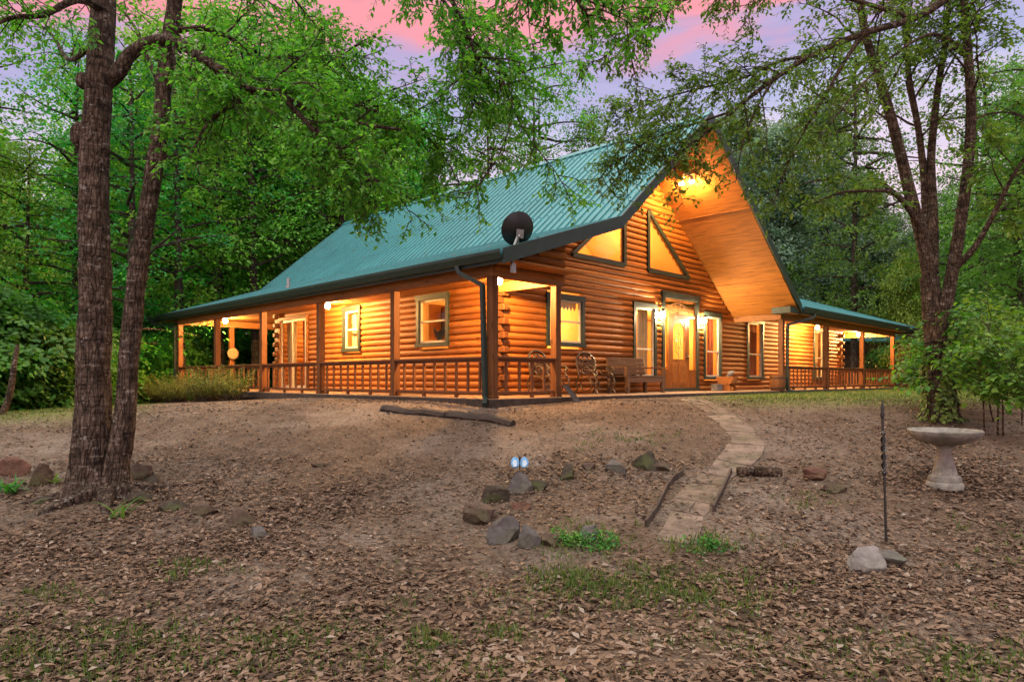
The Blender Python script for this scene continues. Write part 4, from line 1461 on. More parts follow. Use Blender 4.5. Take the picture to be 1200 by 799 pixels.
# stones: (u, v of base, width px, height px, material, seed, label)
STONES = [
    (609, 577, 40, 26, 'stone_grey', 1, 'upright grey stone right under the blue butterfly ornament'),
    (629, 574, 34, 18, 'stone_moss', 2, 'dark rounded stone just right of the butterfly ornament'),
    (580, 589, 38, 20, 'stone_moss', 3, 'dark mossy stone low left of the butterfly ornament'),
    (564, 614, 44, 30, 'stone_brown', 4, 'broad brown angular stone at the left end of the stone ring'),
    (590, 636, 44, 32, 'stone_grey', 5, 'pointed grey slab at the lower left of the stone ring'),
    (621, 642, 34, 32, 'stone_grey', 6, 'flat faced grey slab beside the pointed slab of the stone ring'),
    (646, 640, 36, 15, 'stone_brown', 7, 'low brown stone between the grey slab and the weeds'),
    (692, 634, 34, 20, 'stone_grey', 12, 'grey stone half hidden in the green weeds of the ring'),
    (666, 562, 26, 19, 'stone_moss', 8, 'dark humped stone in the upper row, right of the butterfly'),
    (690, 551, 20, 9, 'stone_brown', 9, 'smallest brown stone between the humped and the flat grey stone'),
    (721, 554, 42, 17, 'stone_grey', 10, 'flat grey stone in the upper row beside the big mossy one'),
    (757, 550, 46, 26, 'stone_moss', 11, 'largest mossy stone in the upper row near the path'),
    (777, 552, 28, 12, 'stone_brown', 14, 'low brown stone at the path edge beside the mossy one'),
    (611, 597, 26, 10, 'stone_red', 13, 'small reddish stone lying inside the stone ring'),
    (1020, 672, 40, 36, 'stone_pale', 15, 'pale pointed stone at the foot of the black stake'),
    (1051, 662, 62, 16, 'stone_grey', 16, 'long flat grey stone lying behind the pale pointed stone'),
    (958, 563, 36, 15, 'stone_red', 17, 'reddish stone right of the short log beside the path'),
    (980, 577, 30, 18, 'stone_brown', 18, 'brown stone sloping down beside the reddish one'),
    (8, 558, 36, 22, 'stone_red', 19, 'reddish stone at the left edge among the green blades'),
    (40, 570, 32, 27, 'stone_brown', 20, 'peaked brown stone left of the big twin trunked tree'),
    (162, 562, 30, 18, 'stone_brown', 21, 'brown stone behind the foot of the twin trunked tree'),
    (172, 575, 36, 22, 'stone_moss', 22, 'dark stone touching the right foot of the twin trunked tree'),
    (162, 590, 30, 14, 'stone_moss', 23, 'low dark stone in front of the right trunk'),
    (205, 598, 40, 13, 'stone_moss', 24, 'long low stone in the line running right from the trunk'),
    (238, 604, 34, 16, 'stone_brown', 25, 'brown stone midway along the line right of the trunk'),
    (281, 616, 38, 20, 'stone_brown', 26, 'domed brown stone near the right end of the line'),
    (302, 632, 28, 20, 'stone_grey', 27, 'last grey stone at the right end of the line from the trunk'),
    (48, 590, 30, 10, 'stone_moss', 28, 'flat dark stone left of the twin trunked tree base'),
    (375, 547, 26, 7, 'stone_brown', 29, 'flat lone brown stone in the bare yard left of centre'),
]
for (u, v, wp, hp, mt, sd, lab) in STONES:
    p = ground_at(u, v); k = p.y / F_PX
    sz = (wp * k / 2 * 1.12, wp * k / 2 * random.uniform(.7, .95), hp * k * .74)
    o_ = rock_mesh('stone', M[mt], sz, sd * 13 + 1)
    o_.location = (p.x, p.y + sz[1] * .5, p.z + sz[2] * .32); o_.rotation_euler = (random.uniform(-.15, .15), random.uniform(-.15, .15), random.uniform(-.5, .5))
    tag(o_, lab, 'stone', 'stones in the yard')
# short log by the path
p, q = ground_at(864, 557), ground_at(916, 558)
mb = MB(); c = (p + q) / 2; mb.tube([p - c + Vector((0, 0, .045)), Vector((0, .01, .05)), q - c + Vector((0, 0, .045))], [.058, .062, .055], 14, wob=.12)
o_ = mb.build('fallen_log', M['bark_dark'], None, smooth=True); o_.location = c
tag(o_, 'short dark cut log lying on the ground right of the path', 'log')
# bent edging strips of the path
for i, (pl, lab) in enumerate((([(800, 557), (789, 564), (781, 575), (775, 588), (770, 600), (757, 618)], 'bent dark edging strip curving along the left side of the path'),
                               ([(857, 555), (851, 568), (844, 583), (836, 600)], 'short edging strip along the right side of the path'))):
    pts_ = [ground_at(*t) for t in pl]; c = pts_[len(pts_) // 2].copy(); mb = MB()
    for a, b in zip(pts_[:-1], pts_[1:]):
        mb.beam(a - c + Vector((0, 0, .025)), b - c + Vector((0, 0, .025)), .022, .085)
    o_ = mb.build('edging_strip', M['timber']); o_.location = c; tag(o_, lab, 'edging')

# ------------------------------------------------------------------ foliage


def polyline(p, d, length, n, droop, jit, rnd):
    pts = [p.copy()]; d = d.normalized(); st = length / n
    for i in range(n):
        d = (d + Vector((rnd.gauss(0, jit), rnd.gauss(0, jit), rnd.gauss(0, jit) - droop))).normalized()
        p = p + d * st; pts.append(p.copy())
    return pts


def at_t(pts, t):
    f = t * (len(pts) - 1); i = min(int(f), len(pts) - 2)
    return pts[i].lerp(pts[i + 1], f - i), (pts[i + 1] - pts[i]).normalized()


def smooth_line(pts, n=4):
    """Catmull-Rom through the given points"""
    pts = [Vector(p) for p in pts]; out_ = []
    for i in range(len(pts) - 1):
        p0 = pts[max(i - 1, 0)]; p1 = pts[i]; p2 = pts[i + 1]; p3 = pts[min(i + 2, len(pts) - 1)]
        for k in range(n):
            t = k / n
            out_.append(.5 * ((2 * p1) + (p2 - p0) * t + (2 * p0 - 5 * p1 + 4 * p2 - p3) * t * t + (3 * p1 - p0 - 3 * p2 + p3) * t ** 3))
    out_.append(pts[-1]); return out_


class Tree:
    def __init__(self, seed):
        self.bark = MB(); self.lp = []; self.ld = []; self.ln = []; self.ll = []; self.rnd = random.Random(seed)

    def leaves_on(self, pts, step, size):
        rnd = self.rnd; L_ = sum((b - a).length for a, b in zip(pts[:-1], pts[1:]))
        n = max(2, int(L_ / step)); s = rnd.choice((-1, 1))
        for i in range(n + 1):
            p, d = at_t(pts, min(.999, .08 + .92 * i / n))
            side = d.cross(Vector((0, 0, 1)))
            if side.length < .1: side = Vector((rnd.gauss(0, 1), rnd.gauss(0, 1), 0))
            side.normalize(); s = -s
            dd = d * rnd.uniform(.2, .9) + side * s * rnd.uniform(.5, 1.1) + Vector((rnd.gauss(0, .25), rnd.gauss(0, .25), rnd.uniform(-.65, .15)))
            nn = Vector((rnd.gauss(0, .45), rnd.gauss(0, .45), 1))
            self.lp.append(p); self.ld.append(dd); self.ln.append(nn); self.ll.append(size * rnd.uniform(.65, 1.3))

    def twigs(self, limb, n, length, size, droop=.10, t0=.15, up=.15, step=.036, sub=5, r=.006, spread=.9):
        """side shoots with leaves along a limb; each shoot carries shorter shoots"""
        rnd = self.rnd; droop *= .55
        for i in range(n):
            t = t0 + (1 - t0) * (i + rnd.random()) / n
            p, d = at_t(limb, min(t, .999))
            v = Vector((rnd.gauss(0, 1), rnd.gauss(0, 1), rnd.gauss(0, .7))); v -= d * v.dot(d); v.normalize()
            dd = d * rnd.uniform(.3, .9) + v * spread + Vector((0, 0, up))
            ln = length * rnd.uniform(.5, 1.2) * (1.1 - .4 * t)
            pts = polyline(p, dd, ln, 6, droop, .14, rnd)
            self.bark.tube(pts, [r * (1.1 - .8 * k / 6) for k in range(7)], 4, cap=False)
            for j in range(sub):
                tt = .2 + .8 * (j + rnd.random()) / sub
                q, e = at_t(pts, min(tt, .999))
                v = Vector((rnd.gauss(0, 1), rnd.gauss(0, 1), rnd.gauss(0, .45))); v -= e * v.dot(e); v.normalize()
                sp = polyline(q, e * .7 + v * .9, ln * rnd.uniform(.28, .5), 4, droop * 1.4, .12, rnd)
                self.bark.tube(sp, [r * .5 * (1 - .18 * k) for k in range(5)], 3, cap=False)
                self.leaves_on(sp, step, size)
            self.leaves_on(pts[3:], step, size)

    def limb(self, pts, r0, r1, n=8, wob=.10, sm=4):
        pts = smooth_line(pts, sm) if sm else pts
        k = len(pts) - 1
        self.bark.tube(pts, [r0 + (r1 - r0) * (i / k) ** .8 for i in range(k + 1)], n, wob=wob)
        return pts

    def boughs(self, limb, n, length, r, droop=.03, t0=.25, up=.1, **kw):
        """secondary branches with their own twigs"""
        rnd = self.rnd; tw = kw.pop('tw', 9); tl = kw.pop('tl', .7); size = kw.pop('size', .08)
        for i in range(n):
            t = t0 + (1 - t0) * (i + rnd.random()) / n
            p, d = at_t(limb, min(t, .999))
            v = Vector((rnd.gauss(0, 1), rnd.gauss(0, 1), rnd.gauss(0, .5))); v -= d * v.dot(d); v.normalize()
            pts = polyline(p, d * .6 + v * .8 + Vector((0, 0, up)), length * rnd.uniform(.6, 1.2), 8, droop, .13, rnd)
            self.bark.tube(pts, [r * (1.05 - .85 * k / 8) for k in range(9)], 6, cap=False)
            self.twigs(pts, tw, tl, size, **kw)

    def finish(self, name, label, cat, bark, leaf, base, group=None, W=.27, size_leaf=True):
        root = empty(name, base)
        tag(root, label, cat, group)
        o = self.bark.build('trunk', bark, root, smooth=True)
        o.location = -Vector(base)
        if self.lp:
            P = np.array(self.lp); D = np.array(self.ld); N = np.array(self.ln); Ls = np.array(self.ll)
            V_, F_, t_ = leaf_arrays(P, D, N, Ls, W, .08, curl=.12)
            c = np_mesh('crown', V_ - np.array(base), F_, t_, leaf, root)
        return root


# ---- twin trunked tree in the left foreground
tr = Tree(101)
bA = ground_at(112, 580); YA = bA.y
W_ = lambda u, v, dy=0: world_at(u, v, YA + dy)
t1 = [Vector((bA.x, bA.y, bA.z - .25)), W_(107, 560), W_(109, 500), W_(110, 420), W_(112, 330), W_(110, 240), W_(112, 160), W_(117, 80), W_(121, 0, .1), W_(124, -120, .2), W_(120, -260, .3), W_(130, -420, .4)]
pts = smooth_line(t1, 16)
kk = len(pts)
rad = [.180 + .12 * math.exp(-max(0, (p.z - bA.z)) / .22) - .012 * max(0, p.z - bA.z) for p in pts]
tr.bark.tube(pts, rad, 44, wob=.13)
tr.bark.sphere(W_(96, 160) + Vector((0, -.02, 0)), .10, 10, 8, (1, 1, 1.5)); tr.bark.sphere(W_(97, 95) + Vector((0, 0, 0)), .07, 10, 8, (1, 1, 1.3))
b2 = ground_at(140, 583)
t2 = [Vector((b2.x, b2.y + .05, b2.z - .25)), W_(137, 555), W_(146, 490), W_(152, 410), W_(160, 330), W_(174, 240), W_(187, 160), W_(194, 80), W_(205, 0), W_(218, -110, -.2), W_(240, -260, -.4), W_(262, -420, -.5)]
pts2 = smooth_line(t2, 16)
rad2 = [.108 + .08 * math.exp(-max(0, (p.z - bA.z)) / .22) - .007 * max(0, p.z - bA.z) for p in pts2]
tr.bark.tube(pts2, rad2, 36, wob=.13)
for ang in (200, 250, 300, 345, 20):      # surface roots
    a = R(ang); d = Vector((math.cos(a), math.sin(a), 0)); base = Vector((bA.x + .12, bA.y, bA.z))
    rp = []
    for k in range(6):
        q = base + d * (.18 + .15 * k); rp.append(Vector((q.x, q.y, gzf(q.x, q.y) + .05 - .018 * k)))
    tr.bark.tube(rp, [.11, .085, .06, .045, .03, .012], 8, wob=.15)
# the arching bough
b1 = tr.limb([W_(122, 98), W_(138, 86), W_(152, 65), W_(176, 50), W_(205, 48, -.2), W_(232, 66, -.25), W_(262, 84, -.3), W_(290, 104, -.3), W_(330, 112, -.2), W_(368, 132, -.1), W_(420, 145, 0), W_(470, 152, .1)], .085, .016, 12)
b3 = tr.limb([W_(282, 98, -.3), W_(278, 108, -.3), W_(284, 118, -.35), W_(262, 130, -.4), W_(240, 150, -.5), W_(222, 185, -.6)], .045, .008, 8)
b4 = tr.limb([W_(330, 112, -.2), W_(365, 150, -.3), W_(400, 185, -.4), W_(435, 205, -.5)], .035, .008, 8)
b5 = tr.limb([W_(296, 108, -.3), W_(350, 108, .2), W_(410, 122, .5), W_(470, 140, .8), W_(520, 165, 1.0)], .035, .008, 8)
b6 = tr.limb([W_(205, 36, 0), W_(240, 34, .1), W_(275, 48, .3), W_(305, 70, .5), W_(345, 66, .7), W_(400, 88, .9)], .035, .007, 8)
b7 = tr.limb([W_(205, -20, 0), W_(280, -60, 0), W_(360, -75, 0), W_(450, -60, 0), W_(520, -10, 0), W_(548, 40, .0), W_(562, 72, 0), W_(590, 98, 0)], .06, .008, 10)
b8 = tr.limb([W_(450, -60, 0), W_(500, -20, .6), W_(532, 20, .8), W_(545, 70, 1.0), W_(550, 115, 1.0)], .03, .007, 8)
b9 = tr.limb([W_(118, 10, 0), W_(90, 0, -.3), W_(50, 18, -.5), W_(10, 22, -.7), W_(-40, 50, -.8)], .05, .01, 8)
b10 = tr.limb([W_(100, 60, 0), W_(80, 70, .6), W_(60, 40, 1.0), W_(30, 20, 1.2), W_(-20, -10, 1.4)], .03, .007, 8)
b11 = tr.limb([W_(190, 110, 0), W_(170, 60, .6), W_(150, 20, 1), W_(110, -20, 1.6)], .03, .008, 8)
b12 = tr.limb([W_(218, -110, -.2), W_(300, -140, -.6), W_(420, -120, -1), W_(540, -95, -1.3), W_(640, -40, -1.4), W_(690, 20, -1.4)], .05, .008, 8)
b13 = tr.limb([W_(290, -60, 0), W_(320, -30, .4), W_(352, 8, .7), W_(378, 40, .8)], .025, .006, 8)
b14 = tr.limb([W_(590, 98, 0), W_(602, 130, .1), W_(622, 165, .1), W_(650, 200, 0), W_(668, 232, 0)], .009, .004, 6)
b15 = tr.limb([W_(550, 115, 1.0), W_(540, 150, 1.0), W_(522, 190, .9), W_(505, 225, .8)], .009, .004, 6)
b16 = tr.limb([W_(602, 130, .1), W_(590, 170, -.1), W_(570, 205, -.2), W_(545, 232, -.3)], .008, .004, 6)
S_ = .065
for q_ in (b14, b15, b16): tr.twigs(q_, 20, .42, S_, t0=.2, droop=.16)
tr.boughs(b1, 11, .9, .014, t0=.34, tw=7, tl=.42, size=S_, up=-.05)
tr.twigs(b1, 40, .6, S_, t0=.35); tr.boughs(b6, 8, .9, .012, t0=.3, tw=8, tl=.45, size=S_); tr.boughs(b3, 5, .6, .01, tw=6, tl=.4, size=S_); tr.twigs(b3, 24, .55, S_, droop=.16); tr.twigs(b4, 44, .6, S_, droop=.14); tr.twigs(b5, 50, .6, S_, droop=.12); tr.twigs(b6, 26, .6, S_)
tr.boughs(b5, 12, .8, .012, tw=7, tl=.42, size=S_); tr.boughs(b4, 9, .7, .012, tw=6, tl=.4, size=S_)
tr.twigs(b7, 44, .62, S_, t0=.3, droop=.14, sub=4); tr.boughs(b7, 15, .8, .012, t0=.45, tw=7, tl=.42, size=S_, droop=.08)
tr.twigs(b8, 24, .55, S_, t0=.3, droop=.14); tr.boughs(b8, 11, .6, .01, t0=.4, tw=6, tl=.4, size=S_, droop=.08)
tr.twigs(b9, 22, .6, S_); tr.twigs(b10, 20, .55, S_); tr.twigs(b11, 16, .55, S_); tr.twigs(b12, 40, .6, S_, t0=.3, droop=.14); tr.boughs(b12, 11, .7, .01, t0=.55, tw=6, tl=.42, size=S_, droop=.1)
tr.twigs(b13, 16, .5, S_, t0=.3)
for (u, v) in ((118, -260), (124, -330), (240, -260), (255, -340), (262, -420), (130, -420)):     # the crown above the picture
    for k in range(4):
        a = tr.rnd.uniform(0, 6.28); p0 = W_(u, v)
        lb_ = tr.limb([p0, p0 + Vector((math.cos(a) * 1, math.sin(a) * 1, .5)), p0 + Vector((math.cos(a) * 2.3, math.sin(a) * 2.0, .7)), p0 + Vector((math.cos(a) * 3.2, math.sin(a) * 2.6, .4))], .04, .008, 6)
        tr.twigs(lb_, 12, .8, .12, sub=3, step=.09)
tr.finish('oak_tree', 'tall twin trunked tree with ridged brown bark in the left foreground, one bough arching right', 'tree', M['bark'], M['leaf_near'], tuple(bA))

# ---- many stemmed tree on the right with the long bough over the gable
tr = Tree(202)
bB = ground_at(1101, 492); YB = bB.y
W_ = lambda u, v, dy=0: world_at(u, v, YB + dy)
tb = tr.limb([Vector((bB.x, bB.y, bB.z - .2)), W_(1100, 470), W_(1098, 420), W_(1094, 370), W_(1089, 325)], .20, .135, 20, .12, 8)
s1 = tr.limb([W_(1092, 340), W_(1082, 285), W_(1066, 225), W_(1050, 160), W_(1030, 90), W_(1012, 30), W_(1002, -60), W_(985, -180, .3)], .115, .04, 14)
s2 = tr.limb([W_(1091, 330), W_(1086, 270, .3), W_(1083, 210, .4), W_(1076, 150, .5), W_(1066, 95, .5), W_(1060, 30, .6), W_(1050, -80, .8)], .075, .03, 12)
s3 = tr.limb([W_(1093, 320), W_(1094, 260, .2), W_(1091, 190, .4), W_(1097, 120, .5), W_(1106, 60, .6), W_(1112, 0, .7), W_(1120, -120, .8)], .085, .03, 12)
s4 = tr.limb([W_(1099, 400, -.1), W_(1112, 340, -.2), W_(1124, 270, -.3), W_(1134, 200, -.3), W_(1138, 130, -.3), W_(1134, 60, -.3), W_(1130, 0, -.3), W_(1132, -90, -.3), W_(1140, -220, -.3)], .105, .04, 16)
s5 = tr.limb([W_(1116, 318, -.2), W_(1142, 290, -.4), W_(1165, 250, -.6), W_(1188, 205, -.8), W_(1215, 165, -1)], .055, .02, 10)
s6 = tr.limb([W_(1083, 280, 0), W_(1068, 250, -.2), W_(1045, 226, -.4), W_(1016, 224, -.6), W_(985, 226, -.8), W_(955, 238, -.9)], .05, .01, 10)
s7 = tr.limb([W_(1070, 245, -.1), W_(1050, 228, .1), W_(1030, 212, .2), W_(1018, 208, .3)], .05, .02, 8)
s8 = tr.limb([W_(1062, 95, .5), W_(1072, 140, .8), W_(1084, 190, 1), W_(1092, 240, .6)], .02, .03, 8)
# long bough
g1 = tr.limb([W_(1132, -30, -.3), W_(1108, -2, -.6), W_(1070, 22, -.9), W_(1010, 40, -1.1), W_(950, 66, -1.3), W_(900, 98, -1.4), W_(862, 128, -1.5), W_(825, 158, -1.5), W_(780, 190, -1.5)], .075, .010, 12)
g2 = tr.limb([W_(1010, 42, -1.1), W_(990, 72, -1.2), W_(965, 115, -1.3), W_(940, 158, -1.4), W_(920, 200, -1.4), W_(906, 240, -1.4)], .035, .006, 8)
g3 = tr.limb([W_(952, 66, -1.3), W_(915, 72, -1.1), W_(870, 92, -.9), W_(820, 104, -.7), W_(770, 118, -.6), W_(725, 140, -.5)], .03, .006, 8)
g4 = tr.limb([W_(1070, 22, -.9), W_(1000, 0, -1.3), W_(920, -20, -1.6), W_(840, -10, -1.9), W_(770, 15, -2.1), W_(715, 60, -2.2)], .035, .006, 8)
g5 = tr.limb([W_(905, 96, -1.4), W_(885, 130, -1.6), W_(870, 170, -1.7), W_(862, 215, -1.7)], .02, .005, 8)
g6 = tr.limb([W_(860, 130, -1.5), W_(800, 150, -1.3), W_(755, 168, -1.2), W_(715, 196, -1.1)], .02, .005, 8)
g7 = tr.limb([W_(1000, 0, -1.3), W_(930, -60, -1.4), W_(820, -80, -1.6), W_(720, -55, -1.8), W_(640, -10, -1.9)], .035, .006, 8)
g8 = tr.limb([W_(1132, 60, -.3), W_(1090, 40, -1), W_(1030, 80, -1.5), W_(985, 130, -1.8), W_(950, 175, -1.9)], .03, .005, 8)
S_ = .065
tr.boughs(g1, 12, .9, .012, t0=.3, tw=7, tl=.42, size=S_, droop=.07); tr.twigs(g1, 44, .65, S_, t0=.3, droop=.13)
tr.twigs(g2, 36, .55, S_, droop=.16, t0=.3); tr.twigs(g3, 54, .6, S_, t0=.1, droop=.13); tr.boughs(g3, 8, .8, .01, tw=7, tl=.42, size=S_, droop=.08)
tr.twigs(g4, 38, .6, S_, t0=.3, droop=.13); tr.boughs(g4, 9, .7, .01, t0=.35, tw=7, tl=.42, size=S_, droop=.08); tr.boughs(g7, 9, .7, .01, t0=.4, tw=7, tl=.42, size=S_, droop=.1); tr.twigs(g5, 14, .5, S_, droop=.16); tr.twigs(g6, 44, .55, S_, droop=.14); tr.boughs(g6, 7, .7, .01, tw=7, tl=.4, size=S_, droop=.1)
tr.twigs(g7, 40, .6, S_, t0=.3, droop=.14); tr.twigs(g8, 26, .5, S_, t0=.35, droop=.15)
for st_, n in ((s1, 13), (s2, 11), (s3, 11), (s4, 14)):
    tr.boughs(st_, n, 1.3, .02, t0=.45, tw=10, tl=.6, size=.085, up=.15, sub=4, step=.06)
tr.boughs(s5, 6, 1.0, .014, t0=.3, tw=7, tl=.5, size=.10); tr.twigs(s6, 26, .5, .09, t0=.3)
for (u, v) in ((985, -180), (1050, -80), (1120, -120), (1140, -220)):
    for k in range(4):
        a = tr.rnd.uniform(0, 6.28); p0 = W_(u, v)
        lb_ = tr.limb([p0, p0 + Vector((math.cos(a) * 1, math.sin(a) * 1, .6)), p0 + Vector((math.cos(a) * 2.4, math.sin(a) * 2.2, .9)), p0 + Vector((math.cos(a) * 3.4, math.sin(a) * 3, .6))], .04, .008, 6)
        tr.twigs(lb_, 12, .8, .12, sub=3, step=.09)
tr.finish('maple_tree', 'multi stemmed tree right of the cabin with a long leafy bough reaching over the gable', 'tree', M['bark_dark'], M['leaf_right'], tuple(bB))

# ivy climbing the lower trunk
tv = Tree(404); rnd = tv.rnd
for k in range(16):
    a = rnd.uniform(0, 6.28); zz = 0.0; pts_ = []
    for q in range(9):
        rr = .235 - .03 * q / 9 + (.10 if q == 0 else 0)
        pts_.append(Vector((bB.x + rr * math.cos(a), bB.y + rr * math.sin(a), bB.z + zz))); zz += rnd.uniform(.09, .19); a += rnd.gauss(0, .16)
    tv.bark.tube(pts_, .006, 4, cap=False)
    for (p_, q_) in zip(pts_[:-1], pts_[1:]):
        for e in range(7):
            c_ = p_.lerp(q_, rnd.random()); o_ = Vector((c_.x - bB.x, c_.y - bB.y, 0)).normalized()
            tv.lp.append(c_ + o_ * rnd.uniform(0, .03)); tv.ld.append(Vector((rnd.gauss(0, .6), rnd.gauss(0, .6), -.6)) + o_ * .5); tv.ln.append(o_ + Vector((rnd.gauss(0, .3), rnd.gauss(0, .3), .5))); tv.ll.append(rnd.uniform(.05, .10))
iv = tv.finish('ivy_vine', 'light green ivy wrapped round the foot of the multi stemmed tree', 'ivy', M['bark_dark'], M['leaf_ivy'], tuple(bB), W=.38)
for ch in iv.children: ch.name = 'stem' if ch.name.startswith('trunk') else 'foliage'

# ---- forest tree patterns


def crown_points(rnd, H, cb, rad, nlimb, nspray, nleaf, leaf, prof='round', flat=.22, droop=.25):
    """returns limb list (trunk tubes) and leaf arrays for one crown"""
    r_ = np.random.default_rng(rnd.randrange(10 ** 6))
    limbs = []; SP = []; SN = []
    for i in range(nlimb):
        f = (i + rnd.random()) / nlimb
        h = cb + (H - cb) * f ** .9
        if prof == 'round': w_ = math.sin(math.pi * (.18 + .80 * f)) ** .7
        elif prof == 'cone': w_ = (1 - f) ** .75 * .95 + .08
        else: w_ = .55 + .45 * math.sin(math.pi * f)
        az = i * 2.39996 + rnd.gauss(0, .5)
        ln = rad * w_ * rnd.uniform(.55, 1.15)
        rise = rnd.uniform(.05, .55) if prof != 'cone' else rnd.uniform(-.2, .15)
        p = Vector((0, 0, h * .93)); d = Vector((math.cos(az), math.sin(az), rise))
        pts = polyline(p, d, ln, 6, .06 if prof != 'cone' else .05, .10, rnd)
        limbs.append((pts, .02 + .018 * ln))
        for k in range(nspray):
            t = .25 + .75 * (k + rnd.random()) / nspray
            q, e = at_t(pts, min(t, .999))
            spread = ln * .32 * (1.25 - t) + .25
            q = q + Vector((rnd.gauss(0, spread), rnd.gauss(0, spread), rnd.gauss(0, spread * .5)))
            SP.append(q); SN.append(Vector((e.x * .5 + rnd.gauss(0, .25), e.y * .5 + rnd.gauss(0, .25), 1)))
    SP = np.array(SP); SN = norm(np.array(SN))
    n = len(SP) * nleaf
    c = np.repeat(SP, nleaf, 0); nn = np.repeat(SN, nleaf, 0)
    size = np.repeat(r_.uniform(.35, .85, len(SP)), nleaf)
    a = r_.uniform(0, 2 * np.pi, n); rr = np.sqrt(r_.random(n)) * size
    ux = norm(np.cross(nn, np.array([0.3, 1, .1]))); uy = np.cross(nn, ux)
    rad_dir = ux * np.cos(a)[:, None] + uy * np.sin(a)[:, None]
    P = c + rad_dir * rr[:, None] + nn * (r_.normal(0, flat, n) * size)[:, None]
    P[:, 2] -= droop * rr * rr
    D = rad_dir + r_.normal(0, .45, (n, 3)); D[:, 2] -= .35
    N = nn + r_.normal(0, .38, (n, 3))
    Ls = leaf * r_.uniform(.65, 1.35, n)
    # each spray has its own tone, each leaf a little of its own
    tint = np.clip(np.repeat(r_.normal(.5, .2, len(SP)), nleaf) + r_.normal(0, .16, n), 0, 1)
    return limbs, P, D, N, Ls, tint


def make_tree(name, seed, H, cb, rad, nlimb, nspray, nleaf, leaf, leafmat, barkmat, prof='round', r0=.22, trunk=True, W=.3, flat=.22, droop=.25):
    rnd = random.Random(seed)
    limbs, P, D, N, Ls, t_ = crown_points(rnd, H, cb, rad, nlimb, nspray, nleaf, leaf, prof, flat, droop)
    root = empty(name)
    mb = MB()
    if trunk:
        tp = polyline(Vector((0, 0, -.3)), Vector((rnd.gauss(0, .03), rnd.gauss(0, .03), 1)), H * .97, 14, -.01, .025, rnd)
        tp = [Vector((p.x * .5, p.y * .5, p.z)) for p in tp]
        mb.tube(tp, [r0 * (1.25 if k == 0 else 1) * (1 - .9 * k / 14) + .012 for k in range(15)], 10, wob=.12)
    for pts, r in limbs:
        mb.tube(pts, [r * (1 - .85 * k / 6) for k in range(7)], 5, cap=False)
    mb.build('trunk' if trunk else 'stem', barkmat, root, smooth=True)
    V_, F_, tt = rhomb_arrays(P, D, N, Ls, W, t_)
    np_mesh('crown' if trunk else 'foliage', V_, F_, tt, leafmat, root)
    return root


def copy_thing(root, loc, rz, sc, label, group, cat=None, sz=None):
    c = root.copy(); link(c); c.location = loc; c.rotation_euler = (0, 0, rz); c.scale = (sc, sc, sz or sc)
    c['label'] = label
    if group: c['group'] = group
    for ch in list(root.children):
        k = ch.copy(); link(k); k.parent = c
    return c


PROTO = {}
PROTO['b1'] = make_tree('broadleaf_tree', 1, 17, 3.0, 4.4, 56, 15, 46, .20, M['leaf_forest'], M['bark_far'])
PROTO['b2'] = make_tree('broadleaf_tree', 2, 19, 4.5, 4.8, 60, 15, 46, .20, M['leaf_forest'], M['bark_far'])
PROTO['b3'] = make_tree('broadleaf_tree', 3, 15, 1.5, 4.2, 60, 15, 46, .19, M['leaf_forest'], M['bark_far'], 'col')
PROTO['p1'] = make_tree('blue_green_tree', 4, 20, 2.5, 3.8, 70, 13, 46, .20, M['leaf_blue'], M['bark_far'], 'col', .25, flat=.3, droop=.4)
PROTO['p2'] = make_tree('blue_green_tree', 5, 17, 2.0, 3.6, 66, 13, 46, .19, M['leaf_blue'], M['bark_far'], 'round', .22, flat=.3, droop=.4)
PROTO['l1'] = make_tree('lime_tree', 6, 6.5, 1.6, 2.4, 34, 11, 40, .15, M['leaf_lime'], M['bark_far'], 'round', .07)
PROTO['s1'] = make_tree('slender_tree', 16, 18, 3.5, 4.2, 40, 8, 30, .17, M['leaf_forest'], M['bark_far'], 'col')
PROTO['s2'] = make_tree('slender_tree', 17, 16, 2.5, 4.4, 34, 8, 30, .17, M['leaf_forest'], M['bark_far'], 'round')
PROTO['r1'] = make_tree('slender_tree', 26, 18, 3.0, 4.4, 46, 9, 34, .18, M['leaf_right'], M['bark_far'], 'col')
PROTO['r2'] = make_tree('slender_tree', 27, 16, 2.0, 4.4, 46, 10, 36, .17, M['leaf_right'], M['bark_far'], 'round')
PROTO['u1'] = make_tree('understory_bush', 7, 4.2, .2, 2.0, 30, 8, 36, .19, M['leaf_under'], M['bark_far'], 'round', trunk=False, flat=.07, droop=.4)
PROTO['u2'] = make_tree('understory_bush', 8, 3.0, .15, 1.9, 28, 8, 36, .18, M['leaf_under'], M['bark_far'], 'col', trunk=False, flat=.07, droop=.4)
used = set()


def place(kind, u, Y, top, label, group, cat='tree', rz=None, wide=1.0):
    """kind of tree at photo column u, depth Y, with its top at photo row top"""
    root = PROTO[kind]
    Hh = {'b1': 17, 'b2': 19, 'b3': 15, 'p1': 20, 'p2': 17, 'l1': 6.5, 's1': 18, 's2': 16, 'r1': 18, 'r2': 16, 'u1': 4.2, 'u2': 3.0}[kind]
    x = (u - CX) / F_PX * Y; z = gzf(x, Y)
    zt_ = EYE + (HZ - top) / F_PX * Y
    s = max(.2, (zt_ - z) / Hh)
    rz = random.uniform(0, 6.28) if rz is None else rz
    if kind not in used:
        used.add(kind); root.location = (x, Y, z - .05); root.rotation_euler = (0, 0, rz); root.scale = (s * wide, s * wide, s)
        tag(root, label, cat, group); return root
    c = copy_thing(root, (x, Y, z - .05), rz, s * wide, label, group, sz=s)
    c['category'] = cat
    return c


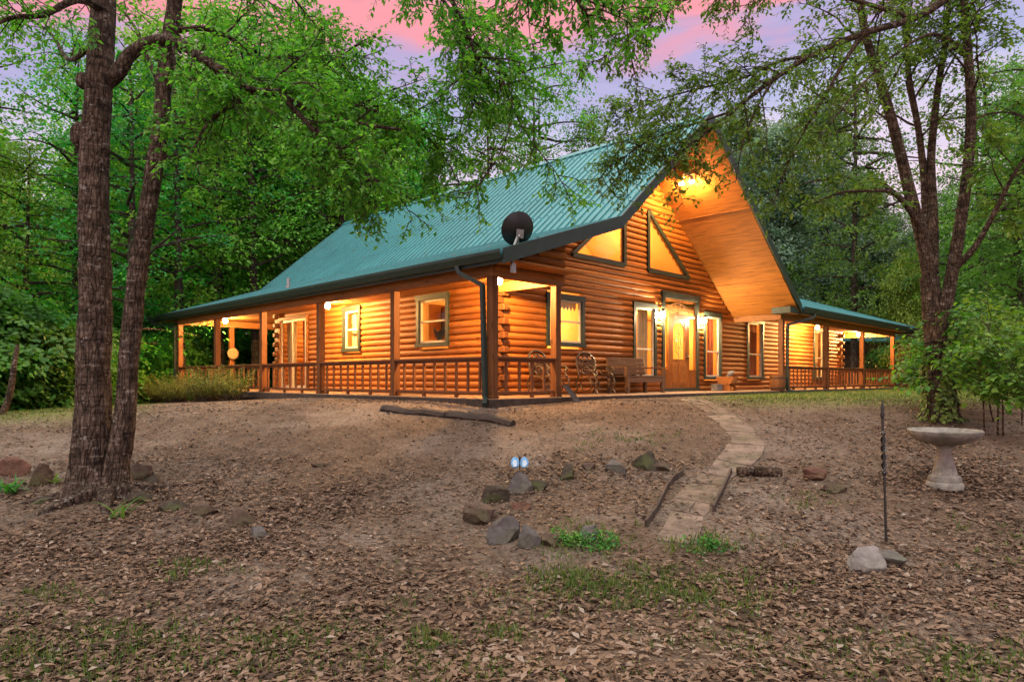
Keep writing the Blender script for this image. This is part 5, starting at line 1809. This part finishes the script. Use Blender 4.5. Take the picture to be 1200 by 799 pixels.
random.seed(44)
LF = 'tall leafy green tree in the dense woods left of the cabin'
GL = 'forest trees left of the cabin'
for (k, u, Y, top, wd) in (
        ('s1', -70, 20, -60, 1.0), ('s2', 28, 22, 150, 1.0), ('s1', 88, 24, 20, .9), ('s2', 150, 22, 40, 1.0), ('s1', 212, 25, -30, 1.0), ('s2', 258, 29, -10, 1.1),
        ('s1', 300, 28, -40, .9), ('b1', 352, 33, 30, 1.0), ('s2', 395, 31, 60, 1.1), ('s1', -25, 30, 170, 1.0), ('b3', 45, 34, 215, 1.0), ('b2', 130, 36, 130, 1.0),
        ('b1', 190, 38, 90, 1.0), ('b3', 250, 40, 70, 1.2), ('s1', 330, 41, -20, 1.0), ('b1', 425, 42, 110, 1.0), ('b3', 0, 42, 240, 1.2), ('s1', 375, 36, 20, 1.0), ('b1', -130, 28, 60, 1.0), ('b2', -180, 35, -20, 1.0), ('s2', -200, 22, 50, 1.0), ('s2', 110, 30, 60, 1.0), ('s2', 180, 31, 10, 1.0)):
    place(k, u, Y, top, LF, GL, wide=wd)
LB = 'green broadleaf tree rising behind the cabin roof'
GB = 'trees behind the cabin roof'
for (k, u, Y, top, wd) in (('b3', 452, 44, 130, 1.0), ('s1', 492, 47, 110, .9), ('s2', 575, 46, 95, .9), ('s1', 632, 50, 60, .9), ('s2', 690, 52, 110, .8), ('b3', 530, 52, 215, 1.0), ('s2', 790, 52, 235, 1.0)):
    place(k, u, Y, top, LB, GB, wide=wd)
LR_ = 'blue green tree with hanging foliage behind the right end of the cabin'
GR = 'blue green trees behind the right wing'
for (k, u, Y, top, wd) in (('p1', 868, 46, 120, 1.0), ('p2', 915, 41, 130, 1.0), ('p1', 960, 47, 100, .9), ('p2', 1012, 52, 190, 1.0), ('p1', 1045, 52, 240, 1.0), ('p2', 1070, 46, 260, 1.0), ('p1', 830, 54, 130, .9)):
    place(k, u, Y, top, LR_, GR, wide=wd)
LG = 'tall green tree in the woods at the right edge'
GG = 'forest trees right of the cabin'
for (k, u, Y, top, wd) in (('r1', 1000, 36, 20, .8), ('r1', 1155, 30, 60, .9), ('r2', 1195, 24, 100, .9), ('r2', 1215, 34, 60, 1.0), ('r2', 1110, 42, 215, .9), ('r1', 1250, 22, 0, .9), ('r1', 1170, 40, 200, 1.0), ('b2', 1290, 30, -20, 1.0), ('b3', 1330, 40, 40, 1.0)):
    place(k, u, Y, top, LG, GG, wide=wd)
place('l1', 1064, 34, 292, 'small yellow green tree glowing behind the multi stemmed tree', None, wide=.62)
LU = 'low green bush along the edge of the left woods'
GU = 'understory bushes at the wood edge'
for (k, u, Y, top) in (('u1', -20, 17.5, 330), ('u1', 60, 19, 375), ('u2', 85, 20, 405), ('u1', 120, 22, 380), ('u2', 150, 23.5, 400), ('u1', 185, 26, 390), ('u1', 5, 19, 340), ('u1', 160, 27, 350), ('u2', 215, 30, 395), ('u1', 245, 32, 385), ('u2', 290, 33, 400), ('u1', 100, 26, 340), ('u1', -60, 17, 350), ('u2', 330, 34, 395), ('u1', 60, 25, 320)):
    place(k, u, Y, top, LU, GU, 'bush', wide=1.15)
for (k, u, Y, top, lab) in (('u1', 1180, 17, 400, 'green bush at the right edge behind the saplings'), ('u2', 1110, 33, 415, 'dark green bush on the lawn beyond the right porch'), ('u1', 1040, 40, 405, 'green bush in front of the distant shed')):
    place(k, u, Y, top, lab, 'bushes right of the cabin', 'bush')

# distant woods closing the view
r_ = np.random.default_rng(5)
n = 150000
ang = r_.uniform(R(20), R(160), n); dist = r_.uniform(60, 76, n)
hmax = 13 + 4 * np.sin(ang * 23) + 2.5 * np.sin(ang * 57 + 1) + 1.5 * np.sin(ang * 131)
hh = hmax * r_.random(n) ** .8
P = np.stack([np.cos(ang) * dist, np.sin(ang) * dist, 1 + hh], 1)
cl = .5 + .5 * np.sin(ang * 90 + hh * 1.3) * np.sin(hh * 1.1 + dist)
D = r_.normal(0, 1, (n, 3)); N = r_.normal(0, .6, (n, 3)) + np.array([0, -.4, 1])
V_, F_, t_ = rhomb_arrays(P, D, N, r_.uniform(.5, 1.0, n), .32, np.clip(cl * .7 + r_.normal(0, .15, n), 0, 1))
dw = np_mesh('distant_woods', V_, F_, t_, M['leaf_forest']); tag(dw, 'far woods closing the view behind the trees', 'woods', kind='stuff')

# ---- rusty conical shrub beside the right porch
sh = make_tree('conical_shrub', 31, 2.6, .1, .65, 60, 8, 30, .08, M['leaf_rust'], M['bark_far'], 'col', trunk=False)
p = Vector(((1086 - 600) / 790 * 29, 29, 0)); sh.location = (p.x, p.y, gzf(p.x, p.y)); tag(sh, 'dark rust brown upright shrub just right of the right porch', 'shrub')

# ---- wispy shrubs along the left porch
ws = []
for i, b in enumerate((9.2, 10.3, 11.4, 12.5, 13.6, 14.7, 15.7)):
    p = house_world(-.75 - .15 * (i % 2), b)
    if i == 0:
        rnd = random.Random(9); mb = MB(); tr = Tree(9)
        for k in range(76):
            a = rnd.uniform(0, 6.28); d = Vector((math.cos(a) * .55, math.sin(a) * .55, 1))
            pts = polyline(Vector((rnd.gauss(0, .12), rnd.gauss(0, .12), 0)), d, rnd.uniform(.6, 1.15), 7, .05, .10, rnd)
            tr.bark.tube(pts, [.006 * (1 - .1 * q) for q in range(8)], 4, cap=False); tr.leaves_on(pts[1:], .030, .075)
        ws0 = tr.finish('wispy_shrub', 'wispy yellow green shrub along the left porch railing', 'shrub', M['bark_dark'], M['leaf_shrub'], (0, 0, 0), 'shrubs along the left porch', W=.16)
        for ch in ws0.children: ch.name = 'stem' if ch.name.startswith('trunk') else 'foliage'
        ws0.location = (p.x, p.y, gzf(p.x, p.y))
    else:
        copy_thing(ws0, (p.x, p.y, gzf(p.x, p.y)), i * 1.7, random.uniform(.85, 1.1), 'wispy yellow green shrub along the left porch railing', 'shrubs along the left porch')

# ---- saplings with broad leaves at the right edge


def sapling(u, v, Y, top, seed, lab, leaf=.105, spread=.7):
    x = (u - CX) / F_PX * Y; z = gzf(x, Y); b = Vector((x, Y, z)); rnd = random.Random(seed)
    tr = Tree(seed); H = EYE + (HZ - top) / F_PX * Y - z
    for s in range(3):
        pts = polyline(b + Vector((rnd.gauss(0, .12), rnd.gauss(0, .12), -.05)), Vector((rnd.gauss(0, .12), rnd.gauss(0, .12), 1)), H * rnd.uniform(.8, 1.05), 9, 0, .05, rnd)
        tr.bark.tube(pts, [.016 * (1 - .09 * k) for k in range(10)], 6)
        tr.twigs(pts, 17, spread, leaf, t0=.38, droop=.07, up=.1, step=.075, sub=4, r=.006)
    return tr.finish('sapling', lab, 'sapling', M['bark_dark'], M['leaf_sapling'], tuple(b), 'saplings by the right tree', W=.33)


for i, (u, Y, top, lab) in enumerate((
        (1098, 11.6, 425, 'low broad leaved sapling left of the multi stemmed trunk'),
        (1130, 10.4, 372, 'broad leaved sapling just right of the multi stemmed trunk'),
        (1162, 9.6, 395, 'broad leaved sapling behind the bird bath'),
        (1192, 10.2, 350, 'tall broad leaved sapling at the right edge of the picture'),
        (1150, 12.5, 345, 'taller sapling standing farther back between trunk and right edge'),
        (1215, 8.9, 380, 'broad leaved sapling cut off by the right edge'),
        (1108, 12.8, 390, 'leafy sapling behind the multi stemmed trunk'))):
    sapling(u, 0, Y, top, 300 + i, lab)

# ---- iris clumps
def blades(u, v, n, h, lab, mat='leaf_under'):
    p = ground_at(u, v); rnd = random.Random(int(u)); mb = MB()
    for i in range(n):
        a = rnd.uniform(0, 6.28); d = Vector((math.cos(a), math.sin(a), rnd.uniform(.6, 1.8))).normalized(); q = Vector((rnd.gauss(0, .05), rnd.gauss(0, .04), 0)); wd = rnd.uniform(.008, .014)
        L_ = h * rnd.uniform(.6, 1.2); vs = []; m = 7
        s = d.cross(Vector((0, 0, 1))).normalized()
        for k in range(m + 1):
            w2 = wd * (1 - (k / m) ** 2); vs += [q - s * w2, q + s * w2]; q = q + d * (L_ / m); d = (d + Vector((0, 0, -.20))).normalized()
        mb.add(vs, [(2 * k, 2 * k + 1, 2 * k + 3, 2 * k + 2) for k in range(m)], rnd.uniform(.5, 1))
    o = mb.build('iris_plant', M[mat]); o.location = p; tag(o, lab, 'plant')


blades(140, 606, 9, .34, 'few arching green iris blades in front of the twin trunked tree')
blades(8, 578, 34, .32, 'clump of bright green blades beside the stone at the left edge')
blades(62, 566, 10, .22, 'small tuft of green blades behind the peaked brown stone')
# weeds in the ring
for (u, v, n, sp, lab) in ((668, 636, 40, .10, 'leafy green weed clump at the bottom of the stone ring, left of two'), (700, 640, 60, .14, 'leafy green weed clump over the grey stone, right of two'), (826, 645, 46, .12, 'leafy green weed clump beside the lower end of the path')):
    p = ground_at(u, v); tr = Tree(int(u)); rnd = tr.rnd
    for k in range(n):
        a = rnd.uniform(0, 6.28); rr = rnd.random() ** .5 * sp; b = p + Vector((math.cos(a) * rr * 1.4, math.sin(a) * rr, 0)); b.z = gzf(b.x, b.y)
        pts = polyline(b, Vector((rnd.gauss(0, .5), rnd.gauss(0, .5), 1)), rnd.uniform(.06, .14), 4, .05, .1, rnd)
        tr.bark.tube(pts, .002, 3, cap=False); tr.leaves_on(pts, .022, .035)
    o = tr.finish('weed_clump', lab, 'weeds', M['leaf_under'], M['leaf_under'], tuple(p), W=.3)
    for ch in o.children: ch.name = 'stem' if ch.name.startswith('trunk') else 'foliage'

# dead leaning branch at the left edge
p = ground_at(2, 486); Tt = world_at(17, 425, p.y)
mb = MB(); mb.tube(smooth_line([Vector((-.25, 0, -.2)), Vector((0, 0, 0)), (Tt - p) * .45 + Vector((.06, 0, 0)), Tt - p, (Tt - p) * 1.35 + Vector((-.1, .1, 0))], 4), [.085 - .003 * k for k in range(17)], 10, wob=.15)
o = mb.build('dead_trunk', M['bark'], None, smooth=True); o.location = p; tag(o, 'bare crooked dead trunk leaning at the far left edge', 'dead tree')

# ---- outbuilding seen through the right porch
shd = empty('outbuilding', (21.5, 44, 1.1), R(12))
tag(shd, 'distant brown sided outbuilding with grey green roof seen through the right porch', 'shed')
mb = MB()
for i in range(12): mb.box(-3.4, 3.0, -2.5 - .02 * (i % 2), 2.5, i * .24, i * .24 + .235, random.random())
mb.build('wall', M['bench'], shd)
mb = MB(); mb.prism([(-3.8, -3.2, 2.75), (3.6, -3.2, 2.75), (3.6, 0, 4.0), (-3.8, 0, 4.0)], (0, 0, .08)); mb.prism([(-3.8, 3.2, 2.75), (3.6, 3.2, 2.75), (3.6, 0, 4.0), (-3.8, 0, 4.0)], (0, 0, .08)); mb.build('roof', M['roof'], shd)
mb = MB(); mb.box(.4, 1.4, -2.56, -2.52, .05, 2.1); mb.build('door', M['green'], shd)

# ------------------------------------------------------------------ ground cover
# fallen leaves
r_ = np.random.default_rng(77)


def scatter(n, y0, y1, pw=1.0, kx=.82):
    y = y0 + (y1 - y0) * r_.random(n) ** pw
    x = (r_.random(n) * 2 - 1) * kx * y
    return x, y


x1, y1 = scatter(90000, 2.9, 8.5, 1.15); x2, y2 = scatter(60000, 7, 14, 1.0)
x = np.concatenate([x1, x2]); y = np.concatenate([y1, y2])
mk = litter_mask(x, y)
keep = r_.random(len(x)) < mk ** 1.3
hd = np.array([(px - HX) * cH + (py - HY) * sH for px, py in zip(x, y)]); hb = np.array([-(px - HX) * sH + (py - HY) * cH for px, py in zip(x, y)])
keep &= ~((hd > -.2) & (hb > -.2))
x, y = x[keep], y[keep]; n = len(x)
P = np.stack([x, y, gz(x, y) + .006 + .022 * r_.random(n)], 1)
a = r_.uniform(0, 2 * np.pi, n)
D = np.stack([np.cos(a), np.sin(a), r_.normal(0, .22, n)], 1); N = np.stack([r_.normal(0, .27, n), r_.normal(0, .27, n), np.ones(n)], 1)
Ls = .024 + .062 * r_.random(n) ** 1.5
V_, F_, t_ = leaf_arrays(P, D, N, Ls, r_.uniform(.14, .30, n)[:, None], .06, np.clip(r_.normal(.43, .26, n) + .22 * np.exp(-((px_of(x, y, gz(x, y))[0] - 760) / 240.) ** 2 - ((px_of(x, y, gz(x, y))[1] - 765) / 26.) ** 2), 0, 1), curl=.09)
# fine debris: needles and crumbs of leaf over the whole yard
m_ = 90000
x, y = scatter(m_, 3.2, 15.5, .95); k = r_.random(m_) < .35 + .5 * (.5 + .5 * np.sin(1.7 * x + 2.2 * y) * np.sin(2.6 * x - 1.9 * y + 1)); k &= path_dist(x, y) > -.45 * r_.random(m_) ** 1.5
k &= ~(((x - HX) * cH + (y - HY) * sH > -.2) & (-(x - HX) * sH + (y - HY) * cH > -.2)); x, y = x[k], y[k]; m_ = len(x)
a = r_.uniform(0, 2 * np.pi, m_)
Vn, Fn, tn = rhomb_arrays(np.stack([x, y, gz(x, y) + .006 + .006 * r_.random(m_)], 1), np.stack([np.cos(a), np.sin(a), r_.normal(0, .15, m_)], 1), np.stack([r_.normal(0, .4, m_), r_.normal(0, .4, m_), np.ones(m_)], 1), .012 + .05 * r_.random(m_) ** 2, r_.uniform(.06, .3, m_)[:, None], np.clip(r_.normal(.42, .28, m_), 0, 1))
F_ = np.concatenate([F_, Fn + len(V_)]); V_ = np.concatenate([V_, Vn]); t_ = np.concatenate([t_, tn])
# small broken twigs among the leaves, and leaves caught on the metal roof
m_ = 1500
x, y = scatter(m_, 3.0, 12); k = r_.random(m_) < litter_mask(x, y) + .12; x, y = x[k], y[k]; m_ = len(x)
a = r_.uniform(0, 2 * np.pi, m_)
Vt, Ft, tt = rhomb_arrays(np.stack([x, y, gz(x, y) + .022], 1), np.stack([np.cos(a), np.sin(a), r_.normal(0, .05, m_)], 1), np.stack([r_.normal(0, .2, m_), r_.normal(0, .2, m_), np.ones(m_)], 1), r_.uniform(.10, .38, m_), .022, r_.uniform(0, .3, m_))
m_ = 900
ra = np.abs(r_.normal(0, 1.6, m_)) - .2; ra = np.clip(ra, -.25, 6.5); rb = r_.uniform(-.4, 15, m_)
rz_ = np.array([roof_top(q) for q in ra]) + HZF + .012
sl_ = np.where(ra < KA, .34, .85)
wx = HX + ra * cH - rb * sH; wy = HY + ra * sH + rb * cH
nx_ = np.stack([-sl_ * cH, -sl_ * sH, np.ones(m_)], 1) + r_.normal(0, .15, (m_, 3)); a = r_.uniform(0, 2 * np.pi, m_)
dd_ = np.stack([np.cos(a), np.sin(a), np.zeros(m_)], 1); dd_ -= norm(nx_) * np.sum(dd_ * norm(nx_), 1, keepdims=True)
Vr, Fr, tr_ = rhomb_arrays(np.stack([wx, wy, rz_], 1), dd_, nx_, r_.uniform(.05, .11, m_), .3, r_.uniform(.1, .8, m_))
F_ = np.concatenate([F_, Ft + len(V_), Fr + len(V_) + len(Vt)]); V_ = np.concatenate([V_, Vt, Vr]); t_ = np.concatenate([t_, tt, tr_])
fl = np_mesh('fallen_leaves', V_, F_, t_, M['litter']); tag(fl, 'brown fallen leaves and twigs covering the yard', 'leaf litter', kind='stuff')


# grass blades
def grass_patch(cx, cy, n, rx, ry, h):
    n = int(n * .62); u_ = r_.normal(cx, rx * 1.35, n); v_ = r_.normal(cy, ry * 1.4, n)
    pts = [ground_at(u, min(max(v, 500), 830)) for u, v in zip(u_[::12], v_[::12])]
    base = np.repeat(np.array([tuple(p) for p in pts]), 12, 0)[:n]
    base[:, 0] += r_.normal(0, .05, len(base)); base[:, 1] += r_.normal(0, .05, len(base)); base[:, 2] = gz(base[:, 0], base[:, 1]) - .005
    return base, np.full(len(base), h)


B = []; Hs_ = []
for (u, v, n, rx, ry, h) in ((740, 690, 2600, 55, 10, .055), (690, 684, 900, 25, 8, .05), (820, 705, 900, 40, 8, .05), (830, 640, 500, 14, 6, .06), (700, 632, 500, 18, 8, .06), (660, 640, 300, 12, 5, .05),
                              (40, 775, 2200, 60, 18, .05), (120, 745, 700, 30, 10, .045), (215, 672, 260, 10, 4, .06), (65, 700, 260, 12, 4, .05), (255, 665, 160, 10, 3, .04), (230, 765, 1200, 70, 14, .05), (400, 765, 900, 60, 14, .045),
                              (590, 745, 240, 10, 4, .06), (505, 757, 240, 10, 4, .06), (545, 785, 500, 40, 8, .045), (900, 640, 200, 20, 6, .04), (880, 740, 900, 60, 14, .04), (1000, 770, 900, 90, 12, .04), (1150, 780, 1100, 50, 10, .05),
                              (1180, 640, 500, 30, 30, .05), (950, 590, 260, 20, 6, .045), (740, 514, 500, 25, 5, .05), (520, 700, 400, 60, 12, .04), (330, 745, 500, 60, 12, .045)):
    b, h = grass_patch(u, v, n, rx, ry, h); B.append(b); Hs_.append(h)
# lawns beyond
x, y = scatter(140000, 10.5, 30, .8, .95); g = lawn_mask(x, y)
k = (r_.random(len(x)) < g * .9)
hd = (x - HX) * cH + (y - HY) * sH; hb = -(x - HX) * sH + (y - HY) * cH
k &= ~((hd > -.2) & (hb > -.2) & (hd < 24.2))
x, y = x[k], y[k]; B.append(np.stack([x, y, gz(x, y) - .005], 1)); Hs_.append(r_.uniform(.03, .07, len(x)))
B = np.concatenate(B); Hs_ = np.concatenate(Hs_); n = len(B)
D = np.stack([r_.normal(0, .45, n), r_.normal(0, .45, n), np.ones(n)], 1)
N = np.stack([r_.normal(0, 1, n), r_.normal(0, 1, n), np.full(n, .2)], 1)
V_, F_, t_ = rhomb_arrays(B, D, N, Hs_ * r_.uniform(.6, 1.6, n), .07, np.clip(r_.normal(.5, .25, n), 0, 1))
gr = np_mesh('grass', V_, F_, t_, M['grass']); tag(gr, 'thin patches of green grass in the yard and lawn', 'grass', kind='stuff')
